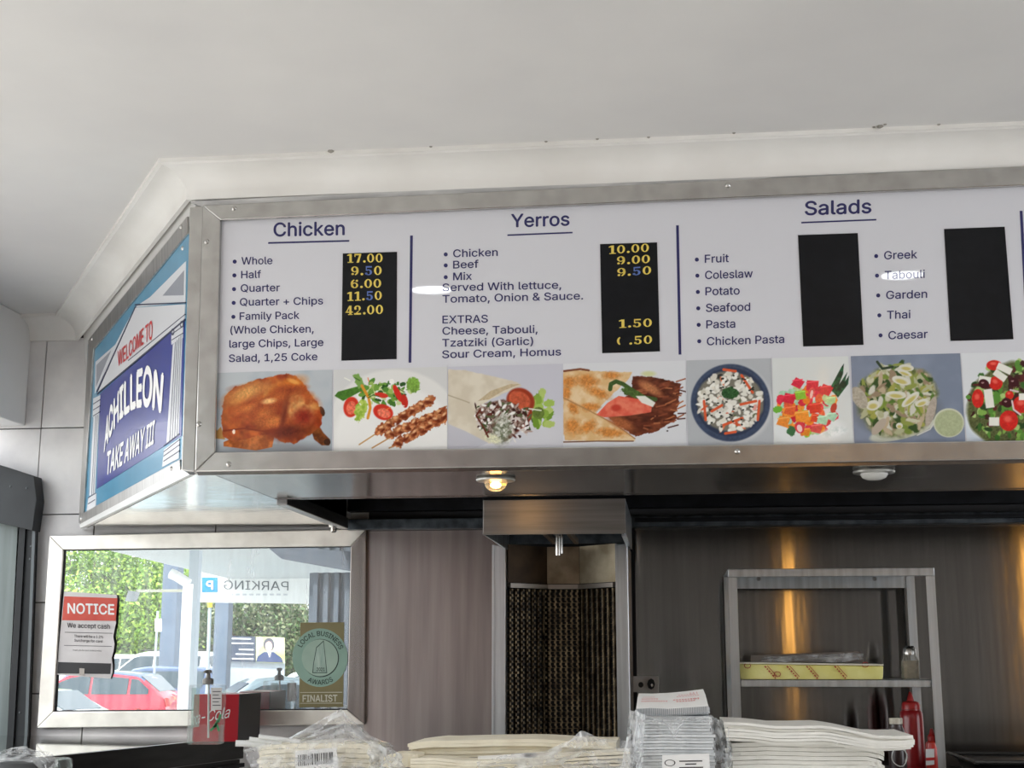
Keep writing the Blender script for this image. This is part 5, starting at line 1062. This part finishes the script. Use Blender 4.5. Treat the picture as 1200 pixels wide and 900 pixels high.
# ================================================================== the street outside, laid out behind the glass then mirrored
MIR[0] = True
GZ = -.22
def vp(x, y, Y): return YP(Y).at(x, y)
gr_ = MB(); gr_.box(-60, -2.65, -14, 75, GZ-.1, GZ).build('ground', mat('street_ground', (176, 175, 172), .85, c2=(150, 149, 146), scale=.8), None, kind='structure')
AW = 2.98
aw_ = thing('street_awning', (-5, 12, AW), 'wide pale footpath awning along the side of the shop', 'awning')
e0 = ZP(AW).at(125, 644); e1 = ZP(AW).at(362, 700.5)
dd = (e1-e0)[:2]/np.hypot(*(e1-e0)[:2]); f0 = e0[:2]-dd*4.6; f1 = e1[:2]+dd*1.5
MB().hexa([(f0[0], f0[1], AW), (-2.63, f0[1], AW), (-2.63, f1[1], AW), (f1[0], f1[1], AW)], [(f0[0], f0[1], AW+.1), (-2.63, f0[1], AW+.1), (-2.63, f1[1], AW+.1), (f1[0], f1[1], AW+.1)]).build('deck', mat('awning_white', (196, 201, 202), .7), aw_)
MB().hexa([(f0[0]-.06, f0[1], AW+.01), (f0[0], f0[1], AW+.01), (f1[0], f1[1], AW+.01), (f1[0]-.06, f1[1], AW+.01)], [(f0[0]-.06, f0[1], AW+.42), (f0[0], f0[1], AW+.42), (f1[0], f1[1], AW+.42), (f1[0]-.06, f1[1], AW+.42)]).build('fascia', WHITE, aw_)
# corrugated panel and dark ceiling piece at the right end of the view
cp = thing('corrugated_screen', (-2.8, 10.6, GZ), 'blue grey corrugated metal screen beside the shop entrance', 'screen')
CG = mat('corrugated_grey', (84, 92, 102), .6, 0, c2=(70, 78, 88), scale=4)
Q = YP(10.8)
for k in range(8):
    a = Q.at(361+k*6.2, 700)[0]; b = Q.at(361+k*6.2+5.4, 700)[0]; MB().box(a, b, 10.78 if k % 2 else 10.83, 10.86, GZ+.001, Q.at(380, 671)[2]).build('panel', CG, cp)
MB().slab(YP(10.7), [(330, 655), (420, 671), (420, 630), (300, 630)], .0, -.05).build('header_board', mat('header_slate', (78, 84, 94), .6, c2=(62, 68, 78), scale=6, stretch=(1, 6, 6)), cp)
# parking sign
ps = thing('parking_sign', vp(295, 690, 24), 'long white sign with a blue square P hanging at the awning edge', 'sign')
Q = YP(24.0)
slab('sign_board', Q, [(232, 668), (362, 672), (361, 707.5), (232, 705.5)], WHITE, ps, f=.02, b=-.08)
slab('blue_square', Q, [(236.5, 676.5), (254.8, 676.8), (254.8, 694), (236.5, 694)], mat('parking_blue', (40, 130, 214), .5), ps, f=.03, b=.01)
text('P', [(241.5, 690.5), (249.8, 690.5)], 9.5, Q, WHITE, ps, off=.04, bold=0.020, flip=True)
text('PARKING', [(262, 690.5), (338, 692)], 10.5, Q, mat('sign_grey_ink', (90, 94, 100), .6), ps, off=.03, bold=-.006, flip=True)
text('WEST END CENTRE', [(266, 697), (345, 698)], 3.2, Q, MATS['sign_grey_ink'], ps, off=.03, bold=-.01, flip=True) if False else None
for k in range(9): slab('small_print', Q, [(268+k*8, 695.6), (273+k*8, 695.6), (273+k*8, 697.8), (268+k*8, 697.8)], mat('faint_print', (200, 202, 206), .6), ps, f=.025, b=.019)
# posts
def post(px, Y, w_, py0, m, label, nm='post', py1=None):
    a = vp(px, py0, Y); z0 = GZ if py1 is None else vp(px, py1, Y)[2]
    t = thing(nm, (a[0], Y, z0), label, 'post'); hw = w_/1600*Y/2
    MB().box(a[0]-hw, a[0]+hw, Y-hw, Y+hw, z0+.001, a[2]).build('shaft', m, t, bevel=hw*.1); MB().box(a[0]-hw*1.5, a[0]+hw*1.5, Y-hw*1.5, Y+hw*1.5, z0, z0+.06).build('base', m, t); return t
SLATE = mat('slate_blue', (104, 118, 136), .6, c2=(92, 106, 124), scale=2)
post(204, 39.4, 19, 655, SLATE, 'thick slate blue pillar behind the white downpipe', 'pillar'); post(263, 26, 17, 704, SLATE, 'slate blue pillar below the parking sign', 'pillar')
PALE = mat('pale_pillar', (176, 186, 194), .6)
post(230, 15, 12, 645, PALE, 'pale grey awning pillar just right of the downpipe', 'pillar')
dp = thing('downpipe', vp(219, 835, 14), 'white downpipe with a bent elbow at its head', 'downpipe')
Yd = 14; r_ = 6.3/1600*Yd; dm = MB(); dm.tube((vp(220, 700, Yd)[0], Yd, GZ), vp(220, 690, Yd), r_, seg=14); dm.build('pipe', WHITE, dp, smooth=True)
MB().path([vp(220, 692, Yd), vp(221, 684, Yd), vp(207, 675, Yd), vp(200, 672, Yd)], r_*.98, 14).build('elbow', WHITE, dp, smooth=True)
MB().tube((vp(219, 700, Yd)[0], Yd, GZ), vp(219, 692, Yd), r_*1.5, seg=8).build('collar', PALE, dp) if False else None
fl_ = thing('floodlight', vp(160, 693, 14), 'small floodlight on a long pale bracket arm', 'floodlight')
a, b = vp(160, 692.5, Yd), vp(214, 693, Yd); MB().box(a[0], b[0], Yd-.02, Yd+.02, a[2]-.014, a[2]+.014).build('arm', mat('arm_cream', (206, 204, 186), .5), fl_)
a = vp(155, 699, Yd); MB().hexa([a+np.array(v) for v in ((-.055, -.06, -.05), (.03, -.06, -.05), (.03, .06, -.05), (-.055, .06, -.05))], [a+np.array(v) for v in ((-.02, -.06, .06), (.06, -.06, .05), (.06, .06, .05), (-.02, .06, .06))]).build('lamp_head', mat('lamp_head_grey', (150, 156, 160), .4), fl_)
b1, b2_ = vp(140, 786, 15), vp(214, 784.5, 15); hr = MB(); hr.tube(b1, b2_, .025, seg=8); hr.tube(b1, (b1[0], 15, GZ), .025, seg=8); hr.tube(b2_, (b2_[0], 15, GZ), .025, seg=8)
# sign pole, thin pole
t = thing('sign_pole', vp(185, 790, 32), 'thin pole with a small white rectangular street sign', 'sign pole')
MB().tube((vp(185, 700, 32)[0], 32, GZ), vp(185, 716, 32), .03, seg=8).build('pole', PALE, t); slab('plate', YP(31.9), [(181.5, 725), (189, 725), (189, 740), (181.5, 740)], WHITE, t, f=.02, b=-.02)
t = thing('marker_pole', vp(246, 790, 24), 'thin white pole with a yellow top beneath the parking sign', 'pole')
MB().tube((vp(246, 750, 25)[0], 25, GZ), vp(246, 712, 25), .035, seg=8).build('pole', PALE, t); MB().tube(vp(246, 712, 25), vp(246, 706, 25), .05, seg=8).build('cap', mat('cap_yellow', (226, 200, 70), .5), t)
# poster board
po = thing('poster_board', vp(300, 778, 36), 'two part poster stand with dark text side and a portrait side', 'poster')
Q = YP(36.0)
slab('dark_side', Q, [(267, 745), (299, 746), (299, 776), (267, 775)], mat('poster_dark', (64, 74, 92), .5), po, f=.02, b=-.05)
slab('portrait_side', Q, [(300, 746), (333, 747), (333, 777), (300, 776)], mat('poster_pale', (206, 214, 190), .5, c2=(226, 226, 120), scale=3), po, f=.02, b=-.05)
for k, (a, b) in enumerate(((269, 294), (269, 297), (280, 297), (276, 297), (272, 297))): slab('text_line', Q, [(a, 747.5+k*5.4+(k > 1)*2), (b, 748+k*5.4+(k > 1)*2), (b, 749.4+k*5.4+(k > 1)*2), (a, 748.9+k*5.4+(k > 1)*2)], WHITE, po, f=.03, b=.018)
MB().disc(Q, 315, 755.5, 6.4, 8, .026, .018).build('portrait_hair', mat('p_hair', (84, 84, 96), .6), po); MB().disc(Q, 315, 757.5, 4.2, 6, .03, .022).build('portrait_face', mat('p_skin', (226, 190, 172), .6), po)
slab('portrait_suit', Q, [(309, 764), (321, 764), (330, 771), (332, 776.5), (300, 775.5), (302, 769)], mat('p_suit', (60, 74, 112), .6), po, f=.028, b=.018); slab('portrait_shirt', Q, [(313, 763), (318, 763), (316, 771)], WHITE, po, f=.032, b=.02)
MB().box(*sorted((Q.at(267, 760)[0], Q.at(333, 760)[0])), 36.06, 36.12, GZ, Q.at(300, 774)[2]).build('stand', PALE, po)

# cars
def car(name, cx, Y, ang, paint, label, Lc=4.2, Wc=1.75, Hc=1.45, kind='hatch', rails=False, roof=None):
    t = thing(name, (cx, Y, GZ), label, 'car'); ca, sa = math.cos(math.radians(ang)), math.sin(math.radians(ang)); s = Hc/1.45; z0 = GZ
    def W3(l, w_, z): return (cx+l*ca-w_*sa, Y+l*sa+w_*ca, z0+z)
    L2 = Lc/2
    if kind == 'suv': top = [(-.98, .55), (-.95, .98), (-.86, 1.40), (-.74, 1.46), (-.05, 1.47), (.12, 1.42), (.40, 1.02), (.50, .97), (.93, .88), (.99, .55)]; gl = (-.84, .38)
    elif kind == 'sedan': top = [(-.98, .5), (-.96, .92), (-.66, 1.0), (-.36, 1.40), (-.1, 1.45), (.10, 1.42), (.42, .98), (.92, .82), (.99, .5)]; gl = (-.62, .42)
    else: top = [(-.98, .5), (-.96, .85), (-.88, 1.0), (-.66, 1.38), (-.4, 1.44), (-.02, 1.45), (.14, 1.40), (.46, .98), (.92, .80), (.99, .5)]; gl = (-.84, .46)
    n = 40; xs = np.linspace(-.985, .985, n); zt_ = np.interp(xs, [p[0] for p in top], [p[1] for p in top])*s
    rows = []
    for x, z in zip(xs, zt_):
        nose = 1-.16*max(0, abs(x)-.75)/.24; hw = Wc/2*nose; belt = min(z, .93*s); row = []
        for w_, h in ((hw*.90, .22), (hw*.99, .34), (hw, .62*s), (hw*.97, belt)): row.append((w_, h))
        tuck = (z-belt)/(.52*s)*.16*hw; row.append((hw*.95-tuck, max(belt, z-.05))); row.append((hw*.86-tuck, z)); row.append((0, z+.012))
        rows.append([W3(x*L2, w_, h) for w_, h in row]+[W3(x*L2, -w_, h) for w_, h in row[-2::-1]])
    mb = MB().grid(rows); mb.quad(*rows[0]); mb.quad(*rows[-1]); mb.quad(rows[0][0], rows[-1][0], rows[-1][-1], rows[0][-1])
    mb.build('body', paint, t, smooth=True)
    if roof is not None:
        g = []
        for x in np.linspace(-.72, .18, 14):
            z = np.interp(x, [p_[0] for p_ in top], [p_[1] for p_ in top])*s; hw = Wc/2*.97-.02; tk = (z-.93*s)/(.52*s)*.16*hw
            g.append([W3(x*L2, w_*(hw-tk), z+dz) for w_, dz in ((1.0, -.085), (.985, -.03), (.9, .012), (0, .026), (-.9, .012), (-.985, -.03), (-1.0, -.085))])
        MB().grid(g).build('roof_panel', roof, t, label='dark blue roof', smooth=True, fixn=False)
    # side glass
    def hwz(x, z): nose = 1-.16*max(0, abs(x)-.75)/.24; hw = Wc/2*nose; return hw*.97-(max(0, z-.93*s)/(.52*s))*.16*hw+.012
    ztop = lambda x: np.interp(x, [p[0] for p in top], [p[1] for p in top])*s
    for sd_ in (-1, 1):
        segs = [(gl[0]+.06, gl[0]+.26), (gl[0]+.29, -.16), (-.13, gl[1]-.06)]
        for a, b in segs:
            q = []
            for x in np.linspace(a, b, 6): q.append((x, min(ztop(x)-.10, 1.36*s)))
            pts = [(a, .97*s)]+[(x, max(z, .975*s)) for x, z in q]+[(b, .97*s)]
            o_ = [W3(x*L2, sd_*hwz(x, z), z) for x, z in pts]; i_ = [W3(x*L2, sd_*(hwz(x, z)-.03), z) for x, z in pts]; MB().hexa(o_, i_).build('side_window', CARGLASS, t)
        for x in (-.62, .64):
            c0 = W3(x*L2, sd_*(Wc/2-.10), .31); c1 = W3(x*L2, sd_*(Wc/2+.01), .31); MB().tube(c0, c1, .31, seg=20).build('wheel', mat('tyre', (34, 34, 36), .8), t); MB().tube(c1, W3(x*L2, sd_*(Wc/2+.022), .31), .19, seg=14).build('wheel_rim', SCREW, t)
    # windscreens
    for (xa, xb) in (((.15, .41) if kind != 'hatch' else (.17, .44)), ((-.95, -.87) if kind == 'suv' else (-.64, -.38) if kind == 'sedan' else (-.87, -.68))):
        za, zb = ztop(xa), ztop(xb); hw = Wc/2*.74
        p = [W3(xa*L2, -hw*.92, za+.02), W3(xa*L2, hw*.92, za+.02), W3(xb*L2, hw*(1.05), zb+.02), W3(xb*L2, -hw*(1.05), zb+.02)]; q = [tuple(np.array(v)-np.array([0, 0, .03])) for v in p]; MB().hexa(p, q).build('windscreen', CARGLASS, t)
    for sd_ in (-1, 1):
        MB().hexa([W3(.975*L2, sd_*.4*Wc, .6), W3(.995*L2, sd_*.4*Wc, .6), W3(.995*L2, sd_*.27*Wc, .6), W3(.975*L2, sd_*.27*Wc, .6)], [W3(.95*L2, sd_*.41*Wc, .74), W3(.97*L2, sd_*.41*Wc, .74), W3(.97*L2, sd_*.27*Wc, .74), W3(.95*L2, sd_*.27*Wc, .74)]).build('headlight', CLEAR, t)
        MB().hexa([W3(-.97*L2, sd_*.42*Wc, .74), W3(-.992*L2, sd_*.42*Wc, .74), W3(-.992*L2, sd_*.33*Wc, .74), W3(-.97*L2, sd_*.33*Wc, .74)], [W3(-.95*L2, sd_*.41*Wc, .92), W3(-.972*L2, sd_*.41*Wc, .92), W3(-.972*L2, sd_*.33*Wc, .92), W3(-.95*L2, sd_*.33*Wc, .92)]).build('tail_light', REDP, t)
        MB().box(-.0, .0001, 0, .0001, 0, .0001) if False else None
        m0 = W3(.36*L2, sd_*(Wc/2+.09), .98*s); MB().lathe(m0, [(.03, -.05), (.08, -.03), (.08, .06), (.03, .09)], 10).build('door_mirror', paint, t, smooth=True)
        if rails: MB().tube(W3(-.6*L2, sd_*.35*Wc, Hc+.06), W3(.05*L2, sd_*.35*Wc, Hc+.06), .02, seg=6).build('roof_rail', INK, t)
    return t
def paint(n, c): return mat(n, c, .25, coat=.8)
PR, PW, PBl, PS = paint('paint_red', (206, 30, 56)), paint('paint_white', (232, 234, 234)), paint('paint_navy', (70, 90, 124)), paint('paint_silver', (186, 206, 216))
def carpx(px, Y): return vp(px, 770, Y)[0]
car('car', carpx(108, 31), 31, 183, PR, 'red hatchback with a dark blue roof parked nearest the awning', 4.2, 1.75, 1.50, roof=PBl)
car('car', carpx(22, 24), 24.0, 172, PW, 'white sedan nose in front of the red hatchback', 4.3, 1.75, 1.28, 'sedan')
car('car', carpx(172, 35.5), 36, 178, PBl, 'navy wagon with roof rails behind the red hatchback', 4.4, 1.8, 1.56, 'suv')
car('car', carpx(168, 42), 43, 176, PW, 'large white four wheel drive with black roof rails', 4.8, 1.9, 1.98, 'suv', True)
car('car', carpx(96, 47), 48, 180, PW, 'white van like wagon at the back of the car park', 4.7, 1.9, 1.9, 'suv')
car('car', carpx(300, 21), 21.5, 205, PS, 'pale blue sedan below the poster stand', 4.4, 1.8, 1.52, 'sedan')
car('car', carpx(350, 33), 34, 185, PW, 'white hatchback behind the pale blue sedan', 4.1, 1.7, 1.5)
# trees
def tree(cx, Y, h, rad, cols, label, seed, nl=2600, trunk=.16, low=.25, ls_=.10):
    r = np.random.RandomState(seed); t = thing('tree', (cx, Y, GZ), label, 'tree')
    mb = MB(); mb.tube((cx, Y, GZ), (cx+.1, Y, GZ+h*.45), trunk, trunk*.7, 10)
    cl = []
    for k in range(16):
        a = r.rand()*6.28; rr_ = rad*(.25+.6*r.rand()); z = h*(low+.68*r.rand()); f = math.sin(min(1, (z/h-low*.5)/.9)*3.0)**.5 if z/h < 1 else .2
        c = np.array([cx+rr_*math.cos(a)*max(.3, f), Y+rr_*math.sin(a)*.7*max(.3, f), GZ+z]); cl.append((c, rad*(.32+.2*r.rand()))); mb.tube((cx+.1, Y, GZ+h*.42*r.uniform(.6, 1)), tuple(c), trunk*.35, trunk*.1, 6)
    mb.build('trunk', mat('bark', (120, 104, 86), .9), t)
    for ci, col in enumerate(cols):
        m_ = MB()
        for k in range(nl//len(cols)):
            c, R_ = cl[r.randint(len(cl))]; v = r.randn(3); v = v/np.linalg.norm(v)*R_*(.5+.55*r.rand()); p = c+v; s = ls_*(.6+.8*r.rand()); a = r.randn(3); a /= np.linalg.norm(a); b = np.cross(a, r.randn(3)); b /= np.linalg.norm(b)
            m_.v += [tuple(p-a*s), tuple(p+b*s*.5), tuple(p+a*s), tuple(p-b*s*.5)]; q = len(m_.v)-4; m_.f.append((q, q+1, q+2, q+3))
        lm = mat('leaf_%d_%d_%d' % col, col, .6, c2=tuple(min(255, int(x*1.15)) for x in col), scale=2)
        lm.node_tree.nodes['Principled BSDF'].inputs['Subsurface Weight'].default_value = 0
        m_.build('foliage', lm, t, fixn=False, kind='stuff')
LM, LG, LD = (150, 176, 72), (110, 144, 60), (72, 98, 52)
for i, (px, Y, h, rad, cols, lb_) in enumerate(((80, 50, 7.0, 3.0, (LM, LG), 'bright lime green tree at the left of the car park'), (165, 52, 6.4, 3.0, (LM, LG), 'lime green tree behind the large white four wheel drive'),
        (120, 62, 6.6, 4.2, (LG, LD), 'darker tree between and behind the two lime ones'), (222, 61, 5.6, 3.4, (LD, LG), 'dense tree behind the downpipe'),
        (288, 58, 4.8, 3.6, (LD, (120, 128, 92)), 'dull olive tree behind the poster stand'), (375, 62, 5.0, 4.4, (LD, (128, 130, 104)), 'dull olive tree behind the corrugated screen'))):
    tree(vp(px, 770, Y)[0], Y, h, rad, cols, lb_, i+1, 15000)
hedge = MB(); r = np.random.RandomState(77)
for k in range(5000):
    p = np.array([vp(r.uniform(60, 420), 770, 70)[0], 70+r.rand(), GZ+r.rand()**.8*2.6]); s = .28; a = r.randn(3); a /= np.linalg.norm(a); b = np.cross(a, r.randn(3)); b /= np.linalg.norm(b); hedge.quad(p-a*s, p+b*s*.6, p+a*s, p-b*s*.6)
hedge.build('hedge', MATS['leaf_%d_%d_%d' % LD], None, 'long dark hedge closing off the far side of the car park', 'hedge', kind='stuff', fixn=False)
MIR[0] = False
